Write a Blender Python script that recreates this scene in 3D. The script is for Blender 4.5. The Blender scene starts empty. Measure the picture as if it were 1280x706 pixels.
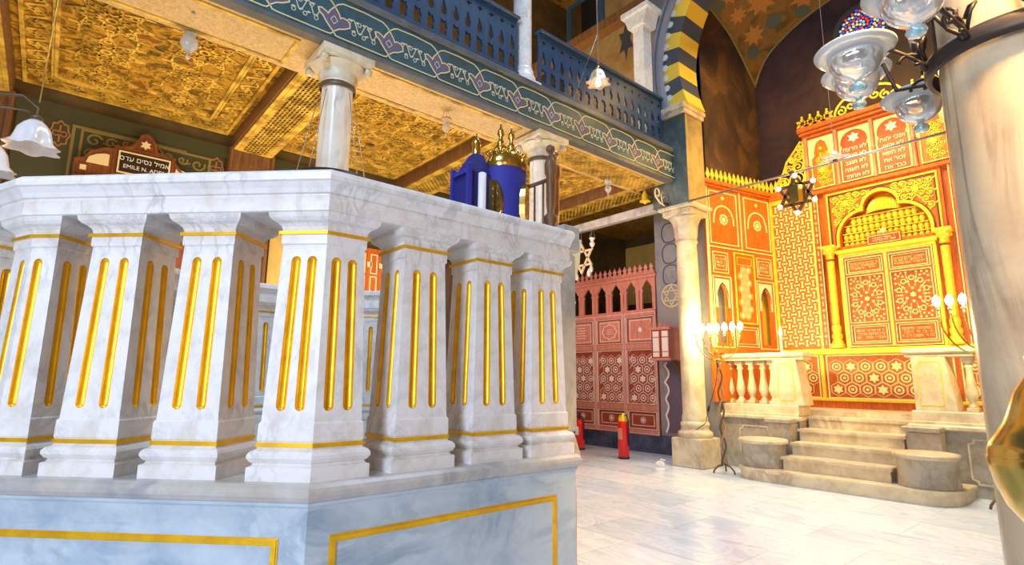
import bpy, math, random
from math import sin, cos, pi, radians as RD, sqrt
from mathutils import Vector as V, Matrix
from mathutils.geometry import tessellate_polygon
random.seed(7)
SC = bpy.context.scene
COL = SC.collection

# ------------------------------------------------------------------ materials
MAT = {}
def nodes(name):
    m = bpy.data.materials.new(name); m.use_nodes = True
    nt = m.node_tree; b = nt.nodes['Principled BSDF']
    MAT[name] = m
    return m, nt, b
def inp(b, **k):
    names = dict(rough='Roughness', metal='Metallic', spec='Specular IOR Level', trans='Transmission Weight', ior='IOR', alpha='Alpha', coat='Coat Weight')
    for a, v in k.items(): b.inputs[names[a]].default_value = v
def plain(name, col, **k):
    m, nt, b = nodes(name); b.inputs['Base Color'].default_value = (*col, 1); inp(b, **k); return m
def ramp(nt, fac, stops):
    r = nt.nodes.new('ShaderNodeValToRGB'); e = r.color_ramp.elements
    while len(e) < len(stops): e.new(.5)
    for x, (p, c) in zip(e, stops): x.position = p; x.color = (*c, 1)
    nt.links.new(fac, r.inputs['Fac']); return r.outputs['Color']
def noise(nt, scale, detail=6, rough=.55, dist=0., vec=None, stretch=None):
    tc = nt.nodes.new('ShaderNodeTexCoord'); out = tc.outputs['Object']
    if stretch:
        mp = nt.nodes.new('ShaderNodeMapping'); mp.inputs['Scale'].default_value = stretch[:3]
        if len(stretch) > 3: mp.inputs['Rotation'].default_value = stretch[3]
        nt.links.new(out, mp.inputs['Vector']); out = mp.outputs['Vector']
    n = nt.nodes.new('ShaderNodeTexNoise'); n.inputs['Scale'].default_value = scale
    n.inputs['Detail'].default_value = detail; n.inputs['Roughness'].default_value = rough; n.inputs['Distortion'].default_value = dist
    nt.links.new(out, n.inputs['Vector']); return n.outputs['Fac']
def mix(nt, fac, a, b, mode='MIX'):
    x = nt.nodes.new('ShaderNodeMix'); x.data_type = 'RGBA'; x.blend_type = mode
    if isinstance(fac, (int, float)): x.inputs[0].default_value = fac
    else: nt.links.new(fac, x.inputs[0])
    for s, v in ((6, a), (7, b)):
        if isinstance(v, tuple): x.inputs[s].default_value = (*v, 1)
        else: nt.links.new(v, x.inputs[s])
    return x.outputs[2]
def bump(nt, b, fac, strength=.3, dist=.01):
    n = nt.nodes.new('ShaderNodeBump'); n.inputs['Strength'].default_value = strength; n.inputs['Distance'].default_value = dist
    nt.links.new(fac, n.inputs['Height']); nt.links.new(n.outputs[0], b.inputs['Normal'])
def marble(name, base, vein, stain, vs=2.0, rough=.28, veinw=.045, stain_amt=.35, stretch=(1, 1, .5), tint2=None):
    m, nt, b = nodes(name)
    f = noise(nt, vs, 7, .6, 1.2, stretch=stretch)
    c = .5
    v = ramp(nt, f, [(c-veinw*2.2, (0, 0, 0)), (c-veinw*.3, (1, 1, 1)), (c+veinw*.3, (1, 1, 1)), (c+veinw*2.2, (0, 0, 0))])
    f2 = noise(nt, vs*.8, 4, .6, .4)
    am = ramp(nt, f2, [(.42, (0, 0, 0)), (.68, (.75, .75, .75))])
    vv = nt.nodes.new('ShaderNodeMath'); vv.operation = 'MULTIPLY'; nt.links.new(v, vv.inputs[0]); nt.links.new(am, vv.inputs[1])
    f3 = noise(nt, vs*1.9, 5, .65, .3)
    st = ramp(nt, f3, [(.45, base), (.72, tuple(base[i]*(1-stain_amt)+stain[i]*stain_amt for i in range(3)))])
    if tint2:
        f4 = noise(nt, .9, 2, .5)
        st = mix(nt, ramp(nt, f4, [(.4, (0, 0, 0)), (.62, (1, 1, 1))]), st, tint2)
    col = mix(nt, vv.outputs[0], st, vein)
    nt.links.new(col, b.inputs['Base Color']); inp(b, rough=rough)
    bump(nt, b, f3, .12, .006)
    return m
marble('white_marble', (.86, .85, .84), (.52, .50, .50), (.56, .50, .36), 6.5, .28, veinw=.022, stain_amt=.5)
marble('blue_marble', (.56, .66, .73), (.14, .24, .36), (.26, .38, .50), 2.3, .2, veinw=.04, stretch=(1, 1, 2.2, (.5, .6, .3)), stain_amt=.65)
marble('slab_marble', (.60, .58, .54), (.22, .24, .28), (.40, .34, .24), 3.5, .2, veinw=.06, stain_amt=.6)
marble('column_marble', (.88, .80, .66), (.24, .19, .20), (.66, .50, .30), 1.7, .25, stretch=(2.2, 2.2, .35), veinw=.022, stain_amt=.5)
marble('aged_column_marble', (.70, .56, .36), (.12, .06, .05), (.36, .24, .13), 2.1, .22, stretch=(2.4, 2.4, .4, (.1, .15, 0)), veinw=.035, stain_amt=.6)
marble('cream_marble', (.74, .64, .44), (.40, .30, .18), (.44, .32, .17), 2.6, .35, stain_amt=.7)
marble('worn_stone', (.46, .41, .33), (.22, .20, .18), (.26, .19, .11), 4., .5, stain_amt=.7)
marble('green_marble', (.07, .10, .10), (.22, .26, .24), (.13, .14, .10), 2.2, .18, veinw=.05, stain_amt=.6)
marble('gold_onyx', (.50, .36, .12), (.20, .13, .05), (.26, .18, .07), 2.5, .35, veinw=.06, stain_amt=.7)
marble('plinth_black_marble', (.03, .05, .10), (.10, .18, .36), (.09, .08, .05), 3., .12, veinw=.08, stain_amt=.8)
marble('painted_grey_plaster', (.27, .26, .27), (.16, .17, .20), (.34, .29, .22), 3., .55, stain_amt=.7)
# gold
def goldm(name, col, rough=.36, metal=.75, sc=20., dark=None, amt=.5):
    m, nt, b = nodes(name)
    f = noise(nt, sc, 4, .6)
    d = dark or tuple(c*.45 for c in col)
    nt.links.new(ramp(nt, f, [(.38, tuple(d[i]*amt+col[i]*(1-amt) for i in range(3))), (.6, col)]), b.inputs['Base Color'])
    inp(b, rough=rough, metal=metal); bump(nt, b, f, .25, .004); return m
goldm('gold_leaf', (1., .60, .02), .34, .55, 14., dark=(.70, .34, .01))
goldm('ark_gold', (1., .72, .06), .42, .2, 16., dark=(.75, .40, .02))
goldm('gilt_paint', (.90, .58, .09), .38, .2, 5., dark=(.30, .17, .02), amt=.9)
goldm('brass', (.85, .55, .12), .2, .95, 6.)
goldm('old_copper', (.62, .33, .17), .38, .8, 12.)
# wood
def woodm(name, a, c, rough=.45, sc=5., stretch=(6, 6, .7)):
    m, nt, b = nodes(name)
    f = noise(nt, sc, 5, .6, .6, stretch=stretch)
    nt.links.new(ramp(nt, f, [(.35, a), (.68, c)]), b.inputs['Base Color']); inp(b, rough=rough); bump(nt, b, f, .15, .004); return m
woodm('orange_wood', (.44, .085, .008), (.66, .17, .015), .42)
woodm('ark_wood', (.36, .07, .008), (.54, .13, .015), .42)
woodm('red_wood', (.28, .042, .018), (.42, .08, .03), .4)
woodm('frame_wood', (.58, .19, .13), (.74, .30, .21), .4)
woodm('brown_wood', (.13, .055, .02), (.24, .11, .04), .45)
woodm('ceiling_wood', (.26, .13, .04), (.46, .25, .08), .38)
woodm('pale_ceiling_wood', (.50, .32, .13), (.70, .50, .24), .3)
woodm('gallery_blue_wood', (.016, .045, .10), (.030, .075, .15), .35)
woodm('plaque_wood', (.15, .045, .015), (.27, .085, .025), .4)
plain('cream_inlay', (.86, .70, .40), rough=.4)
plain('golden_inlay', (.95, .76, .34), rough=.35)
plain('pearl_inlay', (.92, .80, .70), rough=.3)
plain('dark_inlay', (.10, .03, .015), rough=.5)
plain('cream_line', (.70, .58, .28), rough=.5)
plain('vine_line', (.62, .56, .36), rough=.5)
plain('palmette_purple', (.13, .10, .15), rough=.5)
plain('black_iron', (.06, .045, .035), rough=.45, metal=.6)
plain('brown_iron', (.16, .10, .055), rough=.5, metal=.5)
plain('steel_wire', (.45, .42, .38), rough=.35, metal=.8)
plain('dark_void', (.01, .009, .008), rough=.9)
plain('extinguisher_red', (.72, .012, .015), rough=.25)
plain('yellow_plastic', (.9, .62, .03), rough=.4)
plain('black_rubber', (.015, .015, .016), rough=.5)
plain('paper_white', (.85, .82, .80), rough=.6)
plain('blue_velvet', (.028, .030, .30), rough=.7)
plain('deep_blue_velvet', (.015, .018, .17), rough=.8)
plain('candle_wax', (.86, .82, .80), rough=.4)
plain('sign_black', (.03, .02, .012), rough=.4)
plain('blue_paint', (.06, .16, .30), rough=.4)
plain('yellow_stone', (.85, .56, .05), rough=.5)
plain('pale_yellow_stone', (.80, .68, .40), rough=.5)
plain('dark_stone', (.07, .08, .10), rough=.4)
plain('grey_moulding', (.30, .30, .34), rough=.4)
plain('green_paint', (.055, .055, .02), rough=.5)
plain('olive_relief', (.24, .18, .05), rough=.5)
plain('rust_relief', (.36, .15, .05), rough=.5)
plain('orange_motif', (.52, .21, .04), rough=.6)
plain('teal_motif', (.10, .12, .08), rough=.6)
def glassm(name, col, rough=.05, trans=1.0, alpha=1.):
    m, nt, b = nodes(name); b.inputs['Base Color'].default_value = (*col, 1); inp(b, rough=rough, trans=trans, ior=1.45, alpha=alpha); return m
glassm('clear_glass', (.88, .95, .97), .08, .72)
glassm('blue_glass', (.45, .80, .95), .08, .6)
glassm('frosted_rim', (.80, .84, .82), .18, .35)
glassm('opal_glass', (.93, .90, .88), .2, .25)
glassm('amber_glass', (.88, .66, .42), .2, .3)
def emis(name, col, s):
    m, nt, b = nodes(name); b.inputs['Base Color'].default_value = (*col, 1)
    b.inputs['Emission Color'].default_value = (*col, 1); b.inputs['Emission Strength'].default_value = s; return m
emis('bulb_glow', (1, .76, .30), 300.)
emis('small_bulb_glow', (1, .88, .72), 5.)
emis('daylight_pane', (.75, .88, 1.), 2.5)
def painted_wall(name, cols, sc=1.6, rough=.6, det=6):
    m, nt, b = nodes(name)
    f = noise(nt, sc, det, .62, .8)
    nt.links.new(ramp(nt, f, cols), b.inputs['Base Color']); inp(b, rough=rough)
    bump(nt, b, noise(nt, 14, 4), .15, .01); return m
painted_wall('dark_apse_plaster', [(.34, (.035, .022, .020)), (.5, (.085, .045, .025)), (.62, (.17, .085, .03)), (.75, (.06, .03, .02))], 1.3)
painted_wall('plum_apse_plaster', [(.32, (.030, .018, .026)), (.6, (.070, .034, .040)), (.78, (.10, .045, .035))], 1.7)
painted_wall('pendentive_paint', [(.35, (.12, .07, .015)), (.5, (.30, .13, .02)), (.65, (.16, .11, .03))], 3.)
painted_wall('ochre_plaster', [(.3, (.36, .21, .07)), (.55, (.52, .33, .13)), (.75, (.40, .26, .12))], 2.)
painted_wall('dark_olive_plaster', [(.3, (.05, .035, .012)), (.6, (.09, .065, .02)), (.8, (.13, .09, .03))], 1.2)
painted_wall('yellow_and_lit_plaster', [(.3, (.50, .34, .08)), (.6, (.62, .44, .12))], 2.)
painted_wall('aisle_wall_paint', [(.3, (.07, .045, .012)), (.6, (.14, .085, .02)), (.8, (.20, .13, .03))], 2.2)
painted_wall('beam_paint', [(.3, (.045, .055, .045)), (.5, (.04, .10, .115)), (.7, (.04, .05, .05))], 2.2, .35)
painted_wall('gilt_ceiling', [(.30, (.035, .030, .006)), (.42, (.20, .11, .010)), (.50, (.54, .27, .025)), (.58, (.16, .09, .015)), (.68, (.30, .08, .008)), (.78, (.58, .40, .08))], 6., .3, 5)
painted_wall('beam_edge_paint', [(.3, (.07, .075, .08)), (.6, (.13, .13, .12))], 4., .35)

# floor: large slabs of white marble
def floor_material():
    m, nt, b = nodes('floor_marble')
    tc = nt.nodes.new('ShaderNodeTexCoord')
    mp = nt.nodes.new('ShaderNodeMapping'); mp.inputs['Rotation'].default_value = (0, 0, RD(0)); mp.inputs['Location'].default_value = (.3, .2, 0)
    nt.links.new(tc.outputs['Object'], mp.inputs['Vector'])
    br = nt.nodes.new('ShaderNodeTexBrick'); br.offset = .37; br.inputs['Scale'].default_value = 1.
    br.inputs['Brick Width'].default_value = 1.25; br.inputs['Row Height'].default_value = .62; br.inputs['Mortar Size'].default_value = .003; br.inputs['Mortar Smooth'].default_value = .1
    br.inputs['Color1'].default_value = (.62, .72, .84, 1); br.inputs['Color2'].default_value = (.84, .89, .94, 1); br.inputs['Mortar'].default_value = (.50, .52, .55, 1)
    nt.links.new(mp.outputs[0], br.inputs['Vector'])
    f = noise(nt, 1.6, 7, .6, 1.5, stretch=(1, 2.2, 1, (0, 0, .6)))
    v = ramp(nt, f, [(.40, (.68, .76, .88)), (.48, (1, 1, 1)), (.52, (.72, .80, .92)), (.6, (1, 1, 1))])
    c = mix(nt, .8, br.outputs['Color'], v, 'MULTIPLY')
    nt.links.new(c, b.inputs['Base Color']); inp(b, rough=.18)
    bump(nt, b, br.outputs['Fac'], -.25, .004)
floor_material()

# ------------------------------------------------------------------ mesh builder
class MB:
    def __init__(s, O=(0, 0, 0), U=(1, 0, 0), W=(0, 1, 0), N=(0, 0, 1)):
        s.v = []; s.f = []; s.sm = []; s.frame(O, U, W, N)
    def frame(s, O=(0, 0, 0), U=(1, 0, 0), W=(0, 1, 0), N=(0, 0, 1)):
        s.O, s.U, s.W, s.N = V(O), V(U).normalized(), V(W).normalized(), V(N).normalized(); return s
    def P(s, a, b, c): return s.O + s.U*a + s.W*b + s.N*c
    def add(s, vs, fs, sm=False):
        o = len(s.v); s.v += [s.P(*p) for p in vs]; s.f += [tuple(i+o for i in f) for f in fs]; s.sm += [sm]*len(fs); return s
    def box(s, x0, x1, y0, y1, z0, z1, bv=0.):
        if bv <= 0:
            vs = [(x, y, z) for z in (z0, z1) for y in (y0, y1) for x in (x0, x1)]
            return s.add(vs, [(0, 2, 3, 1), (4, 5, 7, 6), (0, 1, 5, 4), (2, 6, 7, 3), (0, 4, 6, 2), (1, 3, 7, 5)])
        def ring(d, z): return [(x0+d, y0+d, z), (x1-d, y0+d, z), (x1-d, y1-d, z), (x0+d, y1-d, z)]
        vs = ring(bv, z0)+ring(0, z0+bv)+ring(0, z1-bv)+ring(bv, z1)
        fs = [(3, 2, 1, 0), (12, 13, 14, 15)]+[(k*4+i, k*4+(i+1) % 4, k*4+4+(i+1) % 4, k*4+4+i) for k in range(3) for i in range(4)]
        return s.add(vs, fs)
    def prism(s, poly, z0, z1, holes=(), top=None):      # polygon in (a,b), extruded along c; top: scale-offset polygon for bevel
        loops = [list(poly)]+[list(h) for h in holes]
        tri = tessellate_polygon([[V((p[0], p[1], 0)) for p in l] for l in loops])
        flat = [p for l in loops for p in l]; n = len(flat)
        vs = [(p[0], p[1], z0) for p in flat]+[(p[0], p[1], z1) for p in flat]
        fs = [tuple(reversed(t)) for t in tri]+[tuple(i+n for i in t) for t in tri]
        o = 0
        for l in loops:
            k = len(l); fs += [(o+i, o+(i+1) % k, n+o+(i+1) % k, n+o+i) for i in range(k)]; o += k
        return s.add(vs, fs)
    def bar(s, p, q, w, z0, z1):                          # flat strip between two (a,b) points
        p = V((p[0], p[1])); q = V((q[0], q[1])); d = q-p
        if d.length < 1e-6: return s
        n = V((-d.y, d.x)).normalized()*w/2
        return s.add([(*(p-n), z0), (*(q-n), z0), (*(q+n), z0), (*(p+n), z0), (*(p-n), z1), (*(q-n), z1), (*(q+n), z1), (*(p+n), z1)],
                     [(4, 5, 6, 7), (0, 1, 5, 4), (1, 2, 6, 5), (2, 3, 7, 6), (3, 0, 4, 7)])
    def line(s, pts, w, z0, z1, closed=False):
        pts = [V((p[0], p[1])) for p in pts]; n = len(pts); L = []; R = []
        for i in range(n):
            if closed: a, b = pts[i-1], pts[(i+1) % n]
            else: a, b = pts[max(0, i-1)], pts[min(n-1, i+1)]
            p = pts[i]; d1 = (p-a); d2 = (b-p)
            if d1.length < 1e-9: d1 = d2
            if d2.length < 1e-9: d2 = d1
            d1 = d1.normalized(); d2 = d2.normalized(); t = (d1+d2)
            t = t.normalized() if t.length > 1e-6 else d1
            m = V((-t.y, t.x)); k = max(.45, m.dot(V((-d1.y, d1.x)))); m = m*(w/2/k); L.append(p+m); R.append(p-m)
        vs = [(*p, z1) for p in L]+[(*p, z1) for p in R]+[(*p, z0) for p in L]+[(*p, z0) for p in R]
        fs = []
        for i in range(n if closed else n-1):
            j = (i+1) % n
            fs += [(n+i, n+j, j, i), (i, j, 2*n+j, 2*n+i), (3*n+i, 3*n+j, n+j, n+i)]
        return s.add(vs, fs)
    def lathe(s, prof, seg=24, cx=0, cy=0, sx=1, sy=1, smooth=True, caps=True, a0=0., a1=2*pi):   # profile (r, c)
        full = abs(a1-a0-2*pi) < 1e-6; m = seg if full else seg+1
        vs = [(cx+r*cos(a0+(a1-a0)*i/seg)*sx, cy+r*sin(a0+(a1-a0)*i/seg)*sy, z) for r, z in prof for i in range(m)]
        fs = [(k*m+i, k*m+(i+1) % m, (k+1)*m+(i+1) % m, (k+1)*m+i) for k in range(len(prof)-1) for i in range(seg)]
        s.add(vs, fs, smooth)
        if caps and full:
            if prof[0][0] > 1e-4: s.add([(cx+prof[0][0]*cos(2*pi*i/seg)*sx, cy+prof[0][0]*sin(2*pi*i/seg)*sy, prof[0][1]) for i in range(seg)], [tuple(reversed(range(seg)))])
            if prof[-1][0] > 1e-4: s.add([(cx+prof[-1][0]*cos(2*pi*i/seg)*sx, cy+prof[-1][0]*sin(2*pi*i/seg)*sy, prof[-1][1]) for i in range(seg)], [tuple(range(seg))])
        return s
    def tube(s, pts, r, seg=8, closed=False, taper=None):
        pts = [V(p) for p in pts]; n = len(pts); vs = []; up = V((0, 0, 1)); last = None
        for i, p in enumerate(pts):
            a = pts[i-1] if (i or closed) else p; b = pts[(i+1) % n] if (i < n-1 or closed) else p
            t = (b-a).normalized() if (b-a).length > 1e-9 else V((0, 0, 1))
            if last is None:
                u = t.cross(up); u = u if u.length > 1e-3 else t.cross(V((1, 0, 0)))
            else: u = last-t*last.dot(t)
            u.normalize(); last = u; w = t.cross(u)
            rr = r if taper is None else r*(1+(taper-1)*i/(n-1))
            vs += [tuple(p+u*cos(2*pi*k/seg)*rr+w*sin(2*pi*k/seg)*rr) for k in range(seg)]
        fs = [(i*seg+k, i*seg+(k+1) % seg, ((i+1) % n)*seg+(k+1) % seg, ((i+1) % n)*seg+k) for i in range(n if closed else n-1) for k in range(seg)]
        if not closed: fs += [tuple(reversed(range(seg))), tuple((n-1)*seg+k for k in range(seg))]
        return s.add(vs, fs, True)
    def ball(s, c, r, seg=12, sz=1.):
        return s.lathe([(max(1e-5, r*sin(pi*k/8)), c[2]-r*sz*cos(pi*k/8)) for k in range(9)], seg, c[0], c[1], caps=False)
    def loft(s, rings, closed=True, smooth=False, cap=True):
        n = len(rings[0]); vs = [p for r in rings for p in r]
        fs = [(k*n+i, k*n+(i+1) % n, (k+1)*n+(i+1) % n, (k+1)*n+i) for k in range(len(rings)-1) for i in range(n if closed else n-1)]
        if cap: fs += [tuple(reversed(range(n))), tuple((len(rings)-1)*n+i for i in range(n))]
        return s.add(vs, fs, smooth)
    def build(s, name, mat, parent=None, loc=None):
        me = bpy.data.meshes.new(name); o = loc if loc is not None else (0, 0, 0)
        me.from_pydata([p-V(o) for p in s.v], [], s.f)
        me.polygons.foreach_set('use_smooth', s.sm)
        me.materials.append(MAT[mat]); me.update()
        ob = bpy.data.objects.new(name, me); COL.objects.link(ob); ob.location = o
        if parent is not None:
            ob.parent = parent; ob.location = V(o)-V(parent.get('_o', (0, 0, 0)))
        return ob
def fixnormals(ob):
    import bmesh
    bm = bmesh.new(); bm.from_mesh(ob.data); bmesh.ops.recalc_face_normals(bm, faces=bm.faces); bm.to_mesh(ob.data); bm.free(); return ob
def empty(name, loc, label=None, cat=None, group=None, kind=None):
    o = bpy.data.objects.new(name, None); COL.objects.link(o); o.location = loc; o['_o'] = list(map(float, loc)); o.empty_display_size = .1
    return tag(o, label, cat, group, kind)
def tag(o, label=None, cat=None, group=None, kind=None):
    for k, v in (('label', label), ('category', cat), ('group', group), ('kind', kind)):
        if v: o[k] = v
    return o
def struct(o, label=None): o['kind'] = 'structure'; return tag(o, label)
def copy_tree(o, parent=None):
    c = o.copy(); COL.objects.link(c)
    if parent is not None: c.parent = parent
    for ch in list(o.children): copy_tree(ch, c)
    return c
def star(cx, cy, r, n=6, rin=None, rot=pi/2):
    rin = rin or r*.577
    return [(cx+(r if k % 2 == 0 else rin)*cos(rot+pi*k/n), cy+(r if k % 2 == 0 else rin)*sin(rot+pi*k/n)) for k in range(2*n)]
def ngon(cx, cy, r, n, rot=0.): return [(cx+r*cos(rot+2*pi*k/n), cy+r*sin(rot+2*pi*k/n)) for k in range(n)]
def rect(x0, x1, y0, y1): return [(x0, y0), (x1, y0), (x1, y1), (x0, y1)]
def frame_lines(mb, x0, x1, y0, y1, w, z0, z1): mb.line(rect(x0, x1, y0, y1), w, z0, z1, True)
def text(name, body, size, mat, O, U, W, parent, label=None, depth=.002, align='CENTER', xs=1.):
    c = bpy.data.curves.new(name, 'FONT'); c.body = body; c.size = size; c.align_x = align; c.align_y = 'CENTER'; c.extrude = depth; c.resolution_u = 3
    t = bpy.data.objects.new(name, c); me = bpy.data.meshes.new_from_object(t); bpy.data.objects.remove(t)
    U = V(U).normalized(); W = V(W).normalized(); N = U.cross(W)
    M = Matrix(((U.x, W.x, N.x, O[0]), (U.y, W.y, N.y, O[1]), (U.z, W.z, N.z, O[2]), (0, 0, 0, 1)))
    me.transform(M @ Matrix.Scale(xs, 4, (1, 0, 0))); me.materials.clear(); me.materials.append(MAT[mat])
    ob = bpy.data.objects.new(name, me); COL.objects.link(ob)
    if parent is not None: ob.parent = parent; ob.location = -V(parent.get('_o', (0, 0, 0)))
    return tag(ob, label)
def heb(s): return s[::-1]

# ================================================================== SETTING
XW, XC, XR = -7.9, -4.7, -.15           # aisle wall, left colonnade, right colonnade
mb = MB(); mb.box(XW-.4, 4.0, -5, 11, -.15, 0); struct(mb.build('floor', 'floor_marble'))
mb = MB(); mb.box(XW-.35, XW, -5, 11, 0, 10.2); wl = struct(mb.build('wall_left', 'aisle_wall_paint'))
mb = MB(); mb.box(XW, -4.42, 10.2, 10.5, 0, 4.5); struct(mb.build('wall_aisle_end', 'dark_olive_plaster'))
mb = MB(); mb.box(-7.9, -6.9, 10.17, 10.2, 2.9, 4.25); struct(mb.build('trim_1', 'yellow_and_lit_plaster'))  # yellow light falling on the dark end wall, put in as a coloured panel
mb = MB(); mb.box(XW, -4.9, 8.25, 8.55, 4.6, 10.2); struct(mb.build('wall_gallery_end', 'ochre_plaster'))
# painted wall face right of the screen, carrying the apse's side wall
mb = MB(); mb.box(-5.57, -4.32, 8.0, 8.3, 0, 4.6); mb.box(-4.62, -4.32, 7.62, 9.7, 0, 9.5); mb.box(-4.9, -4.32, 7.62, 8.25, 4.6, 9.5); pw = struct(mb.build('wall_pier', 'painted_grey_plaster'))
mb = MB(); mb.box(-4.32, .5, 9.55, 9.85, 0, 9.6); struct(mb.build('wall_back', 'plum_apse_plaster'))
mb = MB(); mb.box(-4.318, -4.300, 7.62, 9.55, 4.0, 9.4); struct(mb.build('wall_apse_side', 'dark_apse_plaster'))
mb = MB(); mb.box(.3, .6, 7.2, 9.85, 0, 9.6); mb.box(3.6, 3.9, -5, 11, 0, 10.2); mb.box(.6, 3.6, 9.55, 9.85, 0, 9.6); struct(mb.build('wall_right', 'ochre_plaster'))
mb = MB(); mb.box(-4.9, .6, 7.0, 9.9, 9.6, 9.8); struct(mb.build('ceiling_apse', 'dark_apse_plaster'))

# painted star medallion and scroll line on the pier wall
mb = MB((-5.0, 7.998, 0), (1, 0, 0), (0, 0, 1), (0, -1, 0))
mb.line(ngon(-.27, 2.62, .19, 24), .02, 0, .004, True)
for r0 in (0, pi): mb.line(ngon(-.27, 2.62, .165, 3, pi/2+r0), .018, 0, .005, True)
struct(mb.build('trim_2', 'cream_line'))
mb = MB((-5.0, 7.998, 0), (1, 0, 0), (0, 0, 1), (0, -1, 0))
for z0 in (3.35, 2.98, 3.72): mb.line([(-.27+.15*abs(sin(k*pi/12))**.6*(1 if k < 12 else -1)*1., z0-.17*cos(k*pi/12)) for k in range(24)], .025, 0, .003, True)
struct(mb.build('trim_3', 'dark_stone'))
# purple painted field with a white scalloped edge low on the same wall
sc_ = [(-.47+.10*abs(sin(k*.55))*(.4+.6*(k/24)), .35+1.15*k/24) for k in range(25)]
mb = MB((-5.0, 7.998, 0), (1, 0, 0), (0, 0, 1), (0, -1, 0)); mb.prism([(.30, .35)]+sc_+[(.30, 1.5)], 0, .003); struct(mb.build('trim_4', 'palmette_purple'))
mb = MB((-5.0, 7.998, 0), (1, 0, 0), (0, 0, 1), (0, -1, 0)); mb.line(sc_, .03, 0, .006); struct(mb.build('trim_5', 'pearl_inlay'))
mb = MB(); mb.box(-5.57, -4.75, 7.94, 8.0, 0, .3); struct(mb.build('baseboard_pier', 'plinth_black_marble'))

# ---- gallery floor, beams and gilt coffered ceiling of the aisle
SOF, CEI = 4.27, 4.46
mb = MB(); mb.box(XW, -4.5, -5, 10.2, CEI, CEI+.14); struct(mb.build('ceiling', 'gilt_ceiling'))
LATT = []
def lattice(mb, x0, x1, y0, y1, p, w, z0, z1):            # diamond lattice clipped to a rectangle
    t = x0-(y1-y0)
    while t < x1:
        for sgn in (1, -1):
            a = (t, y0) if sgn > 0 else (t, y1); b = (t+(y1-y0), y1) if sgn > 0 else (t+(y1-y0), y0)
            # clip in x
            ax, ay = a; bx, by = b
            if bx <= x0 or ax >= x1: continue
            k = (by-ay)/(bx-ax)
            if ax < x0: ay += k*(x0-ax); ax = x0
            if bx > x1: by -= k*(bx-x1); bx = x1
            mb.bar((ax, ay), (bx, by), w, z0, z1)
        t += p
beams = [(-1.15, -.62), (1.60, 2.14), (4.12, 4.68), (6.92, 7.5)]
for i, (a, b) in enumerate(beams):
    t = empty('trim_%d' % (10+i), ((XW-4.5)/2, (a+b)/2, SOF), kind='structure')
    mb = MB(); mb.box(XW, -4.95, a, b, SOF, CEI); mb.build('beam', 'brown_wood', t)
    mb = MB(); mb.frame((0, 0, SOF), (1, 0, 0), (0, 1, 0), (0, 0, -1))
    mb.box(XW+.06, -5.2, a+.02, b-.02, 0, .008); mb.build('soffit', 'brown_wood', t)
    mb = MB(); mb.frame((0, 0, SOF-.008), (1, 0, 0), (0, 1, 0), (0, 0, -1))
    lattice(mb, XW+.12, -5.3, a+.11, b-.11, .085, .030, 0, .012)
    frame_lines(mb, XW+.1, -5.28, a+.09, b-.09, .04, 0, .018); frame_lines(mb, XW+.1, -5.28, a+.045, b-.045, .045, 0, .014)
    mb.build('lattice', 'gilt_paint', t)
# long beam of the colonnade
t = empty('trim_20', (-4.7, 2, SOF), kind='structure')
mb = MB(); mb.box(-5.20, -4.56, -5, 6.95, SOF-.09, CEI); mb.build('beam', 'pale_ceiling_wood', t)
mb = MB(); mb.frame((0, 0, SOF-.09), (0, 1, 0), (1, 0, 0), (0, 0, -1))
for a, b in ((4.75, 6.9),): lattice(mb, a, b, -5.1, -4.7, .09, .022, 0, .012); frame_lines(mb, a, b, -5.12, -4.68, .03, 0, .014)
for a, b in ((-.5, 1.4), (2.1, 4.05)): frame_lines(mb, a, b, -5.12, -4.66, .03, 0, .012)
mb.build('lattice', 'gilt_paint', t)
# gilt strapwork on each coffer
def strap(mb, x0, x1, y0, y1, cell, w, z0, z1):
    nx = max(1, round((x1-x0)/cell)); ny = max(1, round((y1-y0)/cell)); cx_ = (x1-x0)/nx; cy_ = (y1-y0)/ny
    r = min(cx_, cy_)/2
    for i in range(nx):
        for j in range(ny):
            cx = x0+(i+.5)*cx_; cy = y0+(j+.5)*cy_
            mb.line(star(cx, cy, r*.42, 8, r*.26, pi/8), w, z0, z1, True)
            mb.line(star(cx, cy, r*.98, 8, r*.60), w, z0, z1, True)
            mb.line(ngon(cx, cy, r*.13, 8), w, z0, z1*1.3, True)
            for k in range(8):
                a = pi/8*(2*k+1); mb.bar((cx+r*.6*cos(a), cy+r*.6*sin(a)), (cx+r*.30*cos(a), cy+r*.30*sin(a)), w, z0, z1)
                a = pi/4*k; mb.line(ngon(cx+r*.70*cos(a), cy+r*.70*sin(a), r*.11, 5, a), w*.8, z0, z1, True)
            for sx in (-1, 1):
                for sy in (-1, 1):
                    mb.line([(cx+sx*r*.72, cy+sy*r*.98), (cx+sx*r*.72, cy+sy*r*.72), (cx+sx*r*.98, cy+sy*r*.72)], w, z0, z1)
    frame_lines(mb, x0, x1, y0, y1, w*1.5, z0, z1)
def leafband(mb, x0, x1, y0, y1, step, w, z0, z1):          # running scroll border inside a rectangle ring
    hw = w
    for (ax, ay, bx, by) in ((x0, y0, x1, y0), (x1, y0, x1, y1), (x1, y1, x0, y1), (x0, y1, x0, y0)):
        L = sqrt((bx-ax)**2+(by-ay)**2); n = max(2, int(L/step)); dx, dy = (bx-ax)/L, (by-ay)/L; st = L/n
        pts = [(ax+dx*L*k/(n*6)-dy*hw*sin(k*pi/3)*.45, ay+dy*L*k/(n*6)+dx*hw*sin(k*pi/3)*.45) for k in range(n*6+1)]
        mb.line(pts, w*.14, z0, z1)
        for k in range(n):
            c = (ax+dx*(k+.5)*st, ay+dy*(k+.5)*st); mb.line(star(c[0], c[1], w*.32, 4, w*.14, 0), w*.1, z0, z1, True)
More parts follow.
